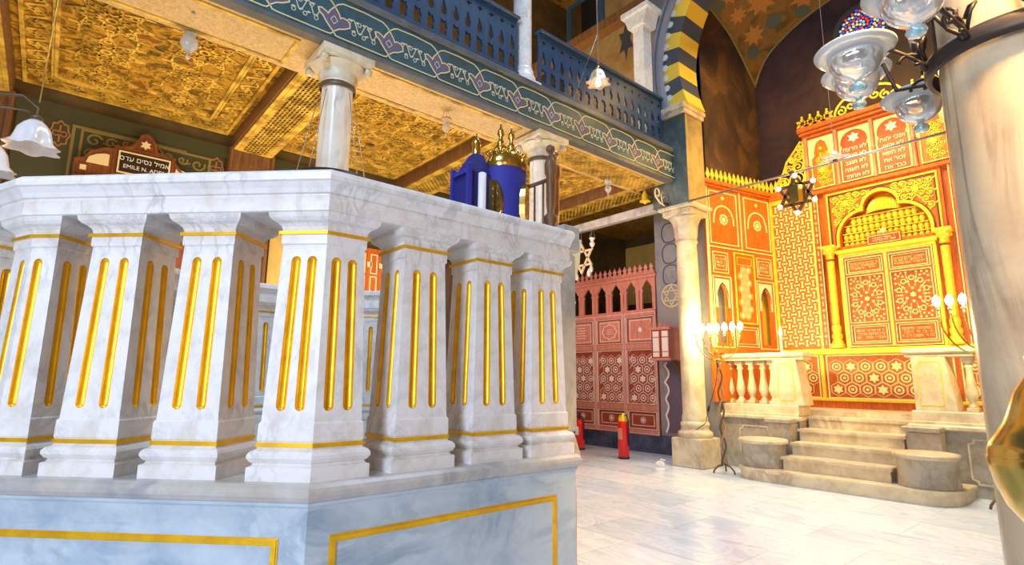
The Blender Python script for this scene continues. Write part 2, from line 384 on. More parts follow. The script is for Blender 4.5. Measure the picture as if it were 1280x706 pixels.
coffers = [(-.58, 1.56), (2.18, 4.08), (4.72, 6.88), (-3.2, -1.2)]
for i, (a, b) in enumerate(coffers):
    t = empty('trim_%d' % (30+i), (-6.5, (a+b)/2, CEI), kind='structure')
    mb = MB(); mb.frame((0, 0, CEI), (1, 0, 0), (0, 1, 0), (0, 0, -1))
    strap(mb, XW+.36, -5.6, a+.30, b-.30, .62, .021, 0, .016); mb.build('strapwork', 'gilt_paint', t)
    mb = MB(); mb.frame((0, 0, CEI), (1, 0, 0), (0, 1, 0), (0, 0, -1))
    leafband(mb, XW+.20, -5.40, a+.15, b-.15, .22, .18, 0, .014)
    frame_lines(mb, XW+.06, -5.26, a+.04, b-.04, .035, 0, .03); frame_lines(mb, XW+.32, -5.52, a+.27, b-.27, .02, 0, .02); mb.build('border', 'gilt_paint', t)
# ---- cornice + pilaster strips on the aisle wall
mb = MB(); mb.box(XW, XW+.05, -5, 8, SOF-.16, SOF+.0); struct(mb.build('trim_40', 'green_paint'))
for i, (a, b) in enumerate(beams[:3]):
    mb = MB(); mb.box(XW, XW+.07, a-.03, b+.03, 0, SOF); mb.box(XW, XW+.10, a-.02, a+.02, 0, SOF); mb.box(XW, XW+.10, b-.02, b+.02, 0, SOF)
    struct(mb.build('trim_%d' % (41+i), 'brown_wood'))
# ---- painted gallery front (long fascia with palmette scroll)
t = empty('trim_50', (-4.5, 2, 4.4), kind='structure')
mb = MB(); mb.box(-4.56, -4.46, -5, 6.93, 4.17, 4.64); mb.build('fascia', 'beam_paint', t)
mb = MB(); mb.box(-4.58, -4.43, -5, 6.93, 4.62, 4.70, .012); mb.box(-4.57, -4.445, -5, 6.93, 4.15, 4.20, .01); mb.build('edge_moulding', 'beam_edge_paint', t)
lines = MB((-4.46, 0, 4.18), (0, 1, 0), (0, 0, 1), (1, 0, 0)); pal = MB((-4.46, 0, 4.18), (0, 1, 0), (0, 0, 1), (1, 0, 0)); vine = MB((-4.46, 0, 4.18), (0, 1, 0), (0, 0, 1), (1, 0, 0))
T = .5475
for k in range(-6, 10):
    u = 1.63+T*k
    if u > 6.7: break
    def q(pts): return [(u+a*T, b) for a, b in pts]
    tul = q([(0, .085), (-.05, .12), (-.10, .16), (-.14, .20), (-.19, .225), (-.205, .26), (-.16, .27), (-.11, .255), (-.08, .24), (-.06, .275), (0., .335), (.06, .275), (.08, .24), (.11, .255), (.17, .25), (.205, .23), (.21, .185), (.14, .15), (.07, .13)])
    tul = [(u+(a-u)*1.32, b) for a, b in tul]
    pal.prism(tul, 0, .003); lines.line(tul, .011, 0, .006, True)
    lines.line(q([(0, .085), (.04, .055), (.10, .05), (.90, .05), (.96, .055), (1., .085)]), .011, 0, .006)
    lines.line(q([(0, .335), (.06, .37), (.14, .395), (.30, .40), (.50, .405), (.70, .40), (.86, .395), (.94, .37), (1., .335)]), .011, 0, .006)
    vine.line(q([(.27+.48*j/24, .22+.06*sin(j*pi/6)) for j in range(25)]), .008, 0, .005)
    for j in range(8): vine.prism([(u+(.28+.06*j)*T+a_*1., .22+.05*(-1)**j+b_) for a_, b_ in ((-.022, -.006), (0, .010), (.024, .004), (.004, -.010))], 0, .004)
    for j in range(6): vine.line([(u+(.26+.09*j)*T+.018*cos(a), .20+.055*(-1)**j+.02*sin(a)) for a in [m*pi/3 for m in range(6)]], .006, 0, .005, True)
    vine.line(q([(-.06, .20), (0, .24), (.06, .20), (0, .16), (-.06, .20)]), .006, .003, .006)
pal.build('palmette', 'palmette_purple', t); lines.build('cartouche_line', 'cream_line', t); vine.build('vine_line', 'vine_line', t)

# ---- gallery parapets
def parapet(name, y0, y1, n, label):
    t = empty(name, (-4.62, (y0+y1)/2, 4.70), label, 'balustrade')
    f = MB((-4.60, y0, 4.80), (0, 1, 0), (0, 0, 1), (1, 0, 0)); w = (y1-y0)/n; holes = []
    for k in range(n):
        u = (k+.5)*w; s = w/.16*1.22
        holes.append([(u+a*s, b) for a, b in ((-.034, .06), (.034, .06), (.030, .12), (.042, .16), (.026, .20), (.030, .235), (.010, .215), (-.026, .245), (-.030, .19), (-.040, .15), (-.028, .11))])
        holes.append([(u+a*s, b) for a, b in ((0, .29), (.026, .32), (.030, .37), (.016, .41), (.006, .46), (-.018, .485), (-.012, .43), (-.030, .38), (-.026, .32))])
        holes.append([(u+a*s, b) for a, b in ((-.004, .56), (.010, .59), (.034, .62), (.012, .615), (.0, .64), (-.012, .612), (-.034, .60), (-.012, .59))])
    f.prism(rect(0, y1-y0, 0, .72), -.015, .015, holes); fixnormals(f.build('cut_out_panel', 'gallery_blue_wood', t))
    r = MB(); r.box(-4.66, -4.54, y0-.01, y1+.01, 5.51, 5.56, .012); r.box(-4.65, -4.55, y0, y1, 4.78, 4.82, .006); r.build('handrail', 'gallery_blue_wood', t)
    b = MB((-4.60, y0, 4.70), (0, 1, 0), (0, 0, 1), (1, 0, 0)); b.box(0, y1-y0, 0, .09, -.03, -.01)
    lattice(b, 0, y1-y0, .01, .085, .09, .014, -.01, .015); b.build('lattice_strip', 'gallery_blue_wood', t)
    return t
parapet('gallery_balustrade', -1.6, 3.92, 34, 'long blue pierced wooden gallery parapet left of the white gallery column')
parapet('gallery_balustrade', 4.28, 6.90, 16, 'shorter blue pierced wooden gallery parapet between white gallery column and striped arch')

# ---- gallery upper things
def gal_column(y, label, z1=8.6):
    t = empty('gallery_column', (XC, y, 4.70), label, 'column')
    mb = MB(); mb.box(XC-.17, XC+.17, y-.17, y+.17, 4.70, 4.80, .01)
    mb.lathe([(.165, 4.80), (.17, 4.84), (.155, 4.88), (.13, 4.90), (.14, 4.94), (.125, 4.98)], 28, XC, y); mb.build('base', 'white_marble', t)
    mb = MB(); mb.lathe([(.118, 4.98), (.118, 5.1), (.108, z1-.35)], 28, XC, y, caps=False); mb.build('shaft', 'white_marble', t)
    mb = MB(); mb.lathe([(.115, z1-.35), (.13, z1-.3), (.12, z1-.25), (.2, z1-.05)], 28, XC, y); mb.box(XC-.22, XC+.22, y-.22, y+.22, z1-.05, z1+.03, .01); mb.build('capital', 'white_marble', t)
gal_column(4.10, 'white marble column rising from the gallery front between the two blue parapets')
t = empty('gallery_post', (-4.75, 6.75, 4.70), 'white wooden post with bracket standing behind the parapet beside striped arch', 'post')
mb = MB(); mb.box(-4.86, -4.66, 6.6, 6.8, 4.70, 6.75, .01); mb.build('shaft', 'white_marble', t)
mb = MB((-4.86, 6.7, 6.55), (1, 0, 0), (0, 0, 1), (0, 1, 0)); mb.prism([(-.05, .2), (-.12, .42), (.32, .42), (.25, .2)], -.16, .16); mb.box(-.16, .36, .42, .5, -.2, .2); mb.build('bracket', 'white_marble', t)
mb = MB(); mb.box(-7.9, -4.6, 6.55, 6.75, 7.05, 7.22); tag(mb.build('gallery_beam', 'brown_wood'), 'brown timber beam crossing the gallery onto the white post bracket', 'beam')
mb = MB(); mb.box(XW, -4.5, -5, 8.25, 9.6, 9.8); struct(mb.build('ceiling_gallery', 'gilt_ceiling'))
w = struct(empty('window_1', (-7.3, 8.25, 8.4)))
mb = MB((-7.83, 8.25, 8.35), (1, 0, 0), (0, 0, 1), (0, -1, 0)); mb.prism(rect(0, 1.05, 0, 1.25), 0, .06, [rect(.12, .93, .12, 1.17)]); mb.build('window_frame', 'blue_paint', w)
mb = MB((-7.83, 8.25, 8.35), (1, 0, 0), (0, 0, 1), (0, -1, 0)); mb.box(.12, .93, .12, 1.17, 0, .01); mb.build('pane', 'dark_void', w)
mb = MB((-7.83, 8.25, 8.35), (1, 0, 0), (0, 0, 1), (0, -1, 0)); mb.box(.12, .40, .12, 1.17, .01, .03); mb.build('shutter', 'aisle_wall_paint', w)
mb = MB((-6.25, 8.25, 8.0), (1, 0, 0), (0, 0, 1), (0, -1, 0)); mb.prism([(p[0]*.6, p[1]*1.3) for p in star(0, 0, .34, 6, .17)], 0, .004); struct(mb.build('trim_51', 'dark_stone'))

# ================================================================== COLUMNS
def leafy_capital(mb, x, y, z0, z1, r):
    n = 32; rings = []
    for k in range(9):
        t_ = k/8; z = z0+(z1-z0)*t_; rr = r*(1+.12*sin(t_*pi*2)*.5+.62*t_**2.2)
        rings.append([(x+rr*(1+.05*sin(t_*pi)*cos(8*a))*cos(a)*1., y+rr*(1+.05*sin(t_*pi)*cos(8*a))*sin(a), z) for a in [2*pi*i/n for i in range(n)]])
    mb.loft(rings, True, True)
def column(x, y, label, r=.155, kind='bell', mat='column_marble', ztop=4.17):
    t = empty('marble_column', (x, y, 0), label, 'column')
    mb = MB(); mb.box(x-.24, x+.24, y-.24, y+.24, 0, .40, .012)
    mb.lathe([(.235, .40), (.245, .44), (.235, .48), (.20, .50), (.19, .54), (.205, .57), (.20, .60), (.175, .63)], 36, x, y); mb.build('base', 'cream_marble' if kind == 'leaf' else 'white_marble', t)
    zc = 3.28 if kind == 'leaf' else ztop-.27
    mb = MB(); mb.lathe([(r*1.08, .63), (r*1.1, .68), (r, .74), (r*1.0, 1.6), (r*.96, 2.6), (r*.90, zc-.04), (r*1.02, zc-.02), (r*.98, zc)], 40, x, y); mb.build('shaft', mat, t)
    mb = MB()
    if kind == 'leaf':
        leafy_capital(mb, x, y, zc, 3.66, r*.93); mb.box(x-.24, x+.24, y-.24, y+.24, 3.66, 3.76, .015); mb.box(x-.30, x+.30, y-.28, y+.28, 3.76, 3.82, .012)
    else:
        mb.lathe([(r*.97, zc), (r*1.15, zc+.05), (r*1.1, zc+.07), (r*1.22, zc+.10), (r*1.6, zc+.15)], 36, x, y)
        mb.box(x-.245, x+.245, y-.245, y+.245, zc+.16, ztop+.005, .03)
        for sx in (-1, 1):
            mb.frame((x, y+sx*.21, zc+.135), (1, 0, 0), (0, 0, 1), (0, 1, 0)); mb.lathe([(.001, -.03), (.03, -.03), (.036, 0), (.03, .03), (.001, .03)], 16, -.18, 0); mb.lathe([(.001, -.03), (.03, -.03), (.036, 0), (.03, .03), (.001, .03)], 16, .18, 0)
        mb.frame()
    mb.build('capital', 'cream_marble', t)
    if kind == 'bell':
        mb = MB(); mb.lathe([(r*1.0, zc-.07), (r*1.06, zc-.065), (r*1.06, zc-.02), (r*1.0, zc-.015)], 32, x, y, caps=False); mb.build('iron_collar', 'brown_iron', t)
    return t
column(XC, 1.80, 'white marble column rising behind the bimah corner with wires from its collar')
column(XC, 4.42, 'white marble column half hidden behind the blue velvet scroll and brown post')
column(XC, -1.10, 'marble column at far left whose capital touches the gallery beam')
column(-4.49, 7.27, 'cream marble column with leafy capital under dark green pier by the steps', .165, 'leaf', 'cream_marble')
column(XR, 1.80, 'large veined marble column with iron ring in the right foreground', .155, mat='aged_column_marble')
column(-.05, 7.27, 'marble column with leafy capital carrying the right end of the striped arch', .165, 'leaf', 'cream_marble')
# piers above the leafy capitals
def pier(x0, x1, name, inner):
    t = struct(empty(name, ((x0+x1)/2, 7.28, 3.82)))
    mb = MB(); mb.box(x0, x1, 6.98, 7.46, 3.82, 5.22); mb.build('green_facing', 'green_marble', t)
    mb = MB(); xf = x1 if inner > 0 else x0; mb.box(xf-.004, xf+.004, 6.985, 7.455, 3.83, 5.21); mb.build('gold_facing', 'gold_onyx', t)
    mb = MB(); mb.box(x0-.03, x1+.03, 6.92, 7.48, 5.22, 5.29, .01); mb.box(x0-.06, x1+.05, 6.88, 7.50, 5.29, 5.36, .01); mb.build('impost', 'cream_marble', t)
pier(-4.86, -4.24, 'trim_60', 1); pier(-.56, .1, 'trim_61', -1)

# ================================================================== STRIPED ARCH
t = struct(empty('trim_62', (-2.38, 7.3, 7)))
ACX, ACZ, AR = -2.40, 6.02, 1.88
def arcpt(a, r, k=1.0): return (ACX+r*cos(a), ACZ+r*sin(a)*k)
a_lo = pi+.36; a_hi = -.36; NV = 30
cols = ['pale_yellow_stone', 'dark_stone']; sets = [MB((0, 6.95, 0), (1, 0, 0), (0, 0, 1), (0, 1, 0)) for _ in range(2)]
for i in range(NV):
    A0 = a_lo+(a_hi-a_lo)*i/NV; A1 = a_lo+(a_hi-a_lo)*(i+1)/NV
    ins = [arcpt(A0+(A1-A0)*k/3, AR) for k in range(4)]; out = [arcpt(A1+(A0-A1)*k/3, AR+.30) for k in range(4)]
    sets[i % 2].prism(ins+out, 0, .50)
sets[0].build('light_voussoir', 'yellow_stone', t); sets[1].build('dark_voussoir', 'dark_stone', t)
mb = MB((0, 6.95, 0), (1, 0, 0), (0, 0, 1), (0, 1, 0))
for r0, r1, d in ((AR+.27, AR+.33, -.06), (AR+.33, AR+.39, -.04), (AR+.41, AR+.45, -.07)):
    mb.prism([arcpt(a_lo+(a_hi-a_lo)*k/60, r0) for k in range(61)]+[arcpt(a_hi+(a_lo-a_hi)*k/60, r1) for k in range(61)], d, 0.02)
mb.build('archivolt', 'grey_moulding', t)
mb = MB((0, 6.95, 0), (1, 0, 0), (0, 0, 1), (0, 1, 0))
for k in range(46):
    a = a_lo+(a_hi-a_lo)*(k+.5)/46; p = arcpt(a, AR+.24); mb.prism(ngon(p[0], p[1], .055, 6, a), -.015, 0)
mb.build('scallop', 'frosted_rim', t)
mb = MB((0, 7.0, 0), (1, 0, 0), (0, 0, 1), (0, 1, 0))
mb.prism([(-4.92, 5.36)]+[arcpt(a_lo+(a_hi-a_lo)*k/60, AR+.28) for k in range(61)]+[(.2, 5.36), (.2, 9.6), (-4.92, 9.6)], 0, .6)
fixnormals(mb.build('spandrel', 'painted_grey_plaster', t))

# ================================================================== PENDENTIVE in the apse corner
zp = 6.60
def samp(tab, t_):
    t_ = min(.99999, t_)*(len(tab)-1); i = int(t_); f = t_-i; p0, p1, p2, p3 = [tab[max(0, min(len(tab)-1, i+k))] for k in (-1, 0, 1, 2)]
    return [.5*(2*p1[c]+(p2[c]-p0[c])*f+(2*p0[c]-5*p1[c]+4*p2[c]-p3[c])*f*f+(3*p1[c]-p0[c]-3*p2[c]+p3[c])*f**3) for c in (0, 1)]
TA = [(-4.30, zp), (-4.10, 7.02), (-3.81, 7.28), (-3.39, 7.50), (-2.92, 7.64), (-2.40, 7.72)]
TB = [(9.53, zp), (9.05, 7.02), (8.60, 7.32), (8.05, 7.50), (7.75, 7.58), (7.63, 7.61)]
A_ = [V((samp(TA, k/20)[0], 9.53, samp(TA, k/20)[1])) for k in range(21)]
B_ = [V((-4.29, samp(TB, k/20)[0], samp(TB, k/20)[1])) for k in range(21)]
mb = MB(); rings = []
for a, b in zip(A_, B_):
    row = []
    for j in range(11):
        s = j/10; p = a*(1-s)+b*s; p = p+V((.1, -.1, .35))*sin(s*pi)*(a-b).length*.10
        row.append(tuple(p+V((0, 0, 0))))
    rings.append(row)
mb.loft(rings, False, True, False); struct(fixnormals(mb.build('trim_70', 'pendentive_paint')))
def on_pend(k, s): # a point a little in front of the pendentive
    i = min(19, int(k)); f = k-i
    a = A_[i]*(1-f)+A_[i+1]*f; b = B_[i]*(1-f)+B_[i+1]*f; return a*(1-s)+b*s+V((.1, -.1, .35))*sin(s*pi)*(a-b).length*.10
mo = MB(); mt = MB()
for k, s, r, kind in ((5, .5, .12, 1), (8, .5, .2, 0), (11, .28, .14, 1), (11, .72, .17, 0), (14, .5, .26, 0), (16, .2, .24, 0), (16.5, .8, .24, 0), (13.5, .1, .12, 1), (13, .9, .13, 1), (18, .5, .2, 1)):
    p = on_pend(k, s); e1 = (on_pend(k, min(1, s+.05))-on_pend(k, s-.05)).normalized(); e2 = (on_pend(min(19.9, k+.5), s)-on_pend(k-.5, s)); e2 = (e2-e1*e2.dot(e1)).normalized()
    n = e1.cross(e2); n = n if n.dot(V((1, -1, -1))) > 0 else -n
    tgt = mo if kind == 0 else mt; tgt.frame(p+n*.01, e1, e2, n)
    if kind == 0: tgt.prism(star(0, 0, r, 8, r*.55), 0, .006)
    else: tgt.prism(ngon(0, 0, r, 16), 0, .005)
struct(mo.build('trim_71', 'orange_motif')); struct(mt.build('trim_72', 'teal_motif'))
mb = MB(); mb.tube([tuple(p+V((0, -.01, 0))) for p in A_], .022, 6); mb.tube([tuple(p+V((.01, 0, 0))) for p in B_], .022, 6); struct(mb.build('trim_73', 'olive_relief'))

# ================================================================== BIMAH
P1, P2, P3, P4, P5, P6, P7, P8, P0 = (-2.50, -.08), (-1.75, .67), (-1.75, 1.775), (-2.53, 2.556), (-3.64, 2.556), (-4.418, 1.775), (-4.418, .67), (-3.64, -.11), (-3.33, -.42)
RING = [P2, P3, P4, P5, P6, P7, P8, P0, P1]
def offset(poly, d, closed=True):
    n = len(poly); out = []
    for i in range(n):
        p = V(poly[i]); a = V(poly[i-1]) if (closed or i) else None; b = V(poly[(i+1) % n]) if (closed or i < n-1) else None
        ns = [V((q.y, -q.x)).normalized() for q in ([p-a] if a is not None else [])+([b-p] if b is not None else [])]
        if len(ns) == 1: out.append(tuple(p+ns[0]*d))
        else: m = (ns[0]+ns[1]).normalized(); out.append(tuple(p+m*(d/m.dot(ns[0]))))
    return out
bim = empty('bimah', (-3.08, 1.22, 0), 'octagonal white marble bimah with gilded fluted balusters and panelled blue marble podium', 'platform')
mb = MB(); mb.loft([[(*p, z) for p in offset(RING, d)] for d, z in ((.055, 0), (.055, .815), (.062, .822), (.062, .83))]); pod = fixnormals(mb.build('podium', 'blue_marble', bim))
mb = MB(); mb.loft([[(*p, z) for p in offset(RING, d)] for d, z in ((.060, .829), (.072, .836), (.082, .850), (.084, .862), (.078, .874), (.066, .884), (.05, .886))]); fixnormals(mb.build('slab', 'slab_marble', bim))
def podium_frame(a, b, s0, s1, z0, z1):
    a, b = V(a), V(b); d = (b-a).normalized(); n = V((d.y, -d.x)); o = a+n*.055
    mb = MB((o.x, o.y, 0), (d.x, d.y, 0), (0, 0, 1), (n.x, n.y, 0)); frame_lines(mb, s0, s1, z0, z1, .022, -.002, .003); frame_lines(mb, s0, s1, z0, z1, .012, .002, .006)
    mb.build('gilded_frame', 'gold_leaf', pod)
podium_frame(P2, P3, .06, 1.0, .14, .72); podium_frame(P1, P2, .10, .99, .14, .72); podium_frame(P0, P1, .1, .82, .14, .72); podium_frame(P3, P4, .1, 1.0, .14, .72)
podium_frame(P6, P7, .1, 1.0, .14, .72); podium_frame(P5, P6, .1, 1.0, .14, .72); podium_frame(P4, P5, .1, 1.0, .14, .72); podium_frame(P7, P8, .1, 1.0, .14, .72)
# rails (one moulded run round each side of the entrances)
RP = [(.040, 1.737), (.046, 1.740), (.046, 1.787), (.040, 1.791), (.040, 1.797), (.050, 1.800), (.056, 1.815), (.070, 1.832), (.078, 1.836), (.080, 1.850), (.076, 1.862), (.064, 1.872),
      (-.240, 1.872), (-.252, 1.862), (-.255, 1.836), (-.232, 1.815), (-.222, 1.797), (-.222, 1.737)]
def rail(path):
    offs = {}
    rings = []
    n = len(path); lines_ = [offset(path, d, False) for d, z in RP]
    for i in range(n): rings.append([(*lines_[k][i], RP[k][1]) for k in range(len(RP))])
    mb = MB(); mb.loft(rings, True, False, True); return fixnormals(mb.build('top_rail', 'white_marble', bim))
def ext(a, b, d): a, b = V(a), V(b); return tuple(a+(a-b).normalized()*d)
rail([ext(P0, P1, .02), P1, P2, ext(P3, P2, .01)])
rail([ext(P4, P5, .0), P5, P6, P7, P8])
def planpoly(pl, off):
    n = len(pl); out = []
    for i in range(n):
        (a, b, c), (d, e, f) = pl[i-1], pl[i]; c += off; f += off; det = a*e-b*d
        out.append(((c*e-b*f)/det, (a*f-c*d)/det))
    return out
SB, ST = 1.062, 1.634
LOW = [(.040, .885), (.040, .926), (.030, .930), (.026, .936), (.034, .942), (.041, .953), (.041, .963), (.034, .973), (.022, .979), (.020, .984), (.020, 1.000), (.022, 1.004), (.021, 1.056), (.016, SB)]
HIGH = [(0, ST), (.005, 1.638), (.005, 1.668), (.010, 1.674), (.004, 1.684), (.007, 1.696), (.016, 1.706), (.028, 1.713), (.036, 1.722), (.040, 1.737)]
def capsule(c0, c1, r, k=7):
    d = (c1-c0).normalized(); n = V((-d.y, d.x)); a = math.atan2(n.y, n.x); pts = []
    for j in range(k+1): t_ = a+pi*j/k; pts.append((c0.x+r*cos(t_), c0.y+r*sin(t_)))
    for j in range(k+1): t_ = a+pi+pi*j/k; pts.append((c1.x+r*cos(t_), c1.y+r*sin(t_)))
    return pts
def baluster(pl, grooves, x, y, rot=0., gr=.0165):
    """pl: half-planes (nx, ny, d) of the shaft top counter-clockwise, grooves: per edge the flute positions in metres from the edge start"""
    mb = MB(); gd = MB(); cr_, sr_ = cos(rot), sin(rot)
    U_, W_ = (cr_, sr_, 0), (-sr_, cr_, 0)
    mb.frame((x, y, 0), U_, W_); gd.frame((x, y, 0), U_, W_)
    rl = [[(*p, z) for p in planpoly(pl, o)] for o, z in LOW]; rh = [[(*p, z) for p in planpoly(pl, o)] for o, z in HIGH]
    mb.loft(rl, True, False, False); mb.loft(rh, True, False, False)
    n = len(pl); bot = rl[-1]; top = rh[0]
    for i in range(n):
        j = (i+1) % n; bl, br, tl, tr = V(bot[i]), V(bot[j]), V(top[i]), V(top[j])
        if not grooves[i]:
            mb.add([tuple(bl), tuple(br), tuple(tr), tuple(tl)], [(0, 1, 2, 3)]); continue
        e = (br-bl).normalized(); w_ = (tl-bl)-e*(tl-bl).dot(e); hgt = w_.length; w_.normalize(); N_ = e.cross(w_)
        loc2 = lambda p: V(((p-bl).dot(e), (p-bl).dot(w_)))
        outer = [loc2(p) for p in (bl, br, tr, tl)]; Lb = outer[1].x; Lt = outer[2].x-outer[3].x
        caps = []
        for g in grooves[i]:
            f0, f1 = (.085, .905)
            xa = lambda f: (outer[3].x*f)+(Lb*(1-f)+Lt*f)*g
            caps.append((V((xa(f0), hgt*f0)), V((xa(f1), hgt*f1))))
        hol = [capsule(a, b, gr) for a, b in caps]
        loops = [[tuple(p) for p in outer]]+[h[::-1] for h in hol]
        tri = tessellate_polygon([[V((p[0], p[1], 0)) for p in l] for l in loops]); flat = [p for l in loops for p in l]
        P3d = lambda p, d=0: tuple(bl+e*p[0]+w_*p[1]-N_*d)
        mb.add([P3d(p) for p in flat], [tuple(t) for t in tri])
        for a, b in caps:
            rings = []
            for q in range(6):
                th = q/5*pi/2; rr = max(.0004, gr*cos(th)); rings.append([P3d(p, gr*.95*sin(th)) for p in capsule(a, b, rr)])
            gd.loft(rings, True, True, False)
    for z0, z1, o in ((.985, .998, .024), (1.669, 1.680, .0125)):
        A = planpoly(pl, o); gd.loft([[(*p, z0) for p in A], [(*p, z1) for p in A]])
    b = fixnormals(mb.build('baluster', 'white_marble', bim)); g = gd.build('gilding', 'gold_leaf', b); return b, g
def copyp(src, dx, rot):  # copy of the straight baluster
    b, g = src; c = b.copy(); COL.objects.link(c); h = g.copy(); COL.objects.link(h); h.parent = c
    o = V(bim['_o']); c.location = (dx[0]-o.x, dx[1]-o.y, 0); c.rotation_euler = (0, 0, rot); return c
h = .0875
SQ = [(0, -1, h), (1, 0, h), (0, 1, h), (-1, 0, h)]
# planpoly vertex i lies between planes i-1 and i, so edge i is on plane i
bsq = baluster(SQ, [(.3, .7)]*4, 0, 0)
o_ = V(bim['_o']); first = True
def straight(a, b, ss):
    global first
    a, b = V(a), V(b); d = (b-a).normalized(); n = V((d.y, -d.x)); rot = math.atan2(n.y, n.x)
    for s in ss:
        p = a+d*s-n*h
        if first: bsq[0].location = (p.x-o_.x, p.y-o_.y, -o_.z); bsq[0].rotation_euler = (0, 0, rot); first = False
        else: copyp(bsq, (p.x, p.y), rot)
straight(P2, P3, (.380, .710, 1.010)); 
L12 = (V(P2)-V(P1)).length
straight(P1, P2, (L12-.745, L12-.412))
straight(P0, P1, (.12, .50)); 
straight(P6, P7, (.30, .60, .88)); straight(P7, P8, (.38, .74, 1.02)); straight(P5, P6, (.38, .74)); straight(P4, P5, (.08, .40, .74))
def corner(prev, p, nxt, hl, hr, gl, g2):
    prev, p, nxt = V(prev), V(p), V(nxt); d0 = (p-prev).normalized(); d1 = (nxt-p).normalized(); n0 = V((d0.y, -d0.x)); n1 = V((d1.y, -d1.x))
    m = (n0+n1).normalized(); c = p-m*.09; D = lambda n, q: n.dot(q-c)
    planes = [(*n0, D(n0, p)), (*n1, D(n1, p)), (*d1, D(d1, p+d1*hr)), (*(-m), .085), (*(-d0), D(-d0, p-d0*hl))]
    return baluster(planes, [gl, g2, (.3, .7), (), (.3, .7)], c.x, c.y)
corner(P1, P2, P3, .150, .135, (.34, .70), (.27, .68))
corner(P0, P1, P2, .125, .095, (.60,), (.34,))
corner(P6, P7, P8, .13, .13, (.3, .7), (.3, .7)); corner(P5, P6, P7, .13, .13, (.3, .7), (.3, .7)); corner(P4, P5, P6, .13, .13, (.3, .7), (.3, .7))

# ---- things standing on the bimah deck
DK = .886
t = empty('reading_desk', (-2.72, 2.02, DK), 'brown wooden reading desk on the bimah deck under the blue velvet scrolls', 'desk')
mb = MB(); mb.box(-2.95, -2.5, 1.78, 2.30, 1.92, 1.98, .01); mb.build('desk_top', 'brown_wood', t)
mb = MB(); mb.box(-2.90, -2.55, 1.83, 2.25, 1.0, 1.92, .01); mb.box(-2.93, -2.52, 1.80, 2.28, DK, 1.0, .01); mb.build('cabinet', 'brown_wood', t)
# big mantled scroll
cx, cy = -2.62, 2.15
t = empty('torah_scroll', (cx, cy, 1.98), 'royal blue velvet scroll mantle with gold embroidery and gold crown', 'scroll')
mb = MB(); mb.lathe([(.145, 1.98), (.15, 2.0), (.142, 2.2), (.138, 2.4), (.142, 2.56), (.135, 2.58), (.09, 2.60)], 32, cx, cy, .85, 1.); mb.build('mantle', 'blue_velvet', t)
mb = MB(); mb.lathe([(.143, 2.525), (.148, 2.54), (.146, 2.57), (.132, 2.615), (.110, 2.64), (.08, 2.65)], 32, cx, cy, .86, 1.)
for k in range(16): a = 2*pi*k/16; mb.ball((cx+.125*cos(a)*.86, cy+.125*sin(a), 2.63), .014, 8)
mb.build('crown', 'brass', t)
emb = MB()
for k, ang in enumerate((-1.25, .62)):
    rr = .146; n = V((cos(ang), sin(ang), 0)); e = V((-sin(ang), cos(ang), 0)); emb.frame(V((cx+rr*.9*cos(ang), cy+rr*sin(ang), 2.28)), e, (0, 0, 1), n)
    emb.prism([(.05*sin(q/20*2*pi), .14*cos(q/20*2*pi)) for q in range(20)], -.03, .003); emb.line([(.06*sin(q/16*2*pi), .15*cos(q/16*2*pi)) for q in range(16)], .014, -.03, .005, True)
    for q in range(9): emb.line([(.022*cos(w)+.018*(-1)**q, -.10+.024*q+.018*sin(w)) for w in [m*pi/3 for m in range(6)]], .007, -.03, .006, True)
emb.build('embroidery', 'brass', t)
mb = MB()
for dy in (-.045, .045):
    mb.lathe([(.016, 2.63), (.014, 2.67), (.028, 2.69), (.030, 2.71), (.016, 2.735), (.012, 2.76), (.024, 2.775), (.022, 2.80), (.008, 2.82), (.004, 2.86)], 14, cx, cy+dy)
    for k in range(4): a = pi/2*k; mb.ball((cx+.036*cos(a), cy+dy+.036*sin(a), 2.70), .010, 8)
mb.build('finial', 'brass', t)
# darker scroll case behind with pointed top
cx, cy = -2.66, 1.93
t = empty('scroll_case', (cx, cy, 1.98), 'dark blue velvet case with sloping top and gold spire behind the candle', 'case')
mb = MB(); mb.box(cx-.10, cx+.06, cy-.085, cy+.085, 1.98, 2.46, .006)
mb.loft([[(cx-.10, cy-.085, 2.46), (cx+.06, cy-.085, 2.46), (cx+.06, cy+.085, 2.46), (cx-.10, cy+.085, 2.46)], [(cx-.05, cy-.015, 2.60), (cx+.02, cy-.015, 2.60), (cx+.02, cy+.055, 2.60), (cx-.05, cy+.055, 2.60)]])
mb.build('case', 'deep_blue_velvet', t)
mb = MB(); mb.box(cx+.06, cx+.085, cy-.11, cy-.08, 1.98, 2.50, .006); mb.box(cx-.11, cx-.085, cy-.11, cy-.08, 1.98, 2.50, .006); mb.box(cx-.09, cx+.07, cy-.105, cy-.085, 2.44, 2.47); mb.build('side_post', 'blue_velvet', t)
mb = MB(); mb.lathe([(.034, 2.595), (.030, 2.62), (.026, 2.66), (.032, 2.68), (.020, 2.71), (.008, 2.73), (.003, 2.76)], 16, cx-.015, cy+.02); mb.build('spire', 'brass', t)
t = empty('candle', (-2.52, 1.88, 1.98), 'thick white candle in front of the dark blue case', 'candle'); mb = MB(); mb.lathe([(.024, 1.98), (.024, 2.41), (.018, 2.415)], 20, -2.50, 1.87); mb.build('wax', 'candle_wax', t)
mb = MB(); mb.tube([(-2.50, 1.87, 2.41), (-2.50, 1.87, 2.425)], .002, 6); mb.build('wick', 'black_iron', t)
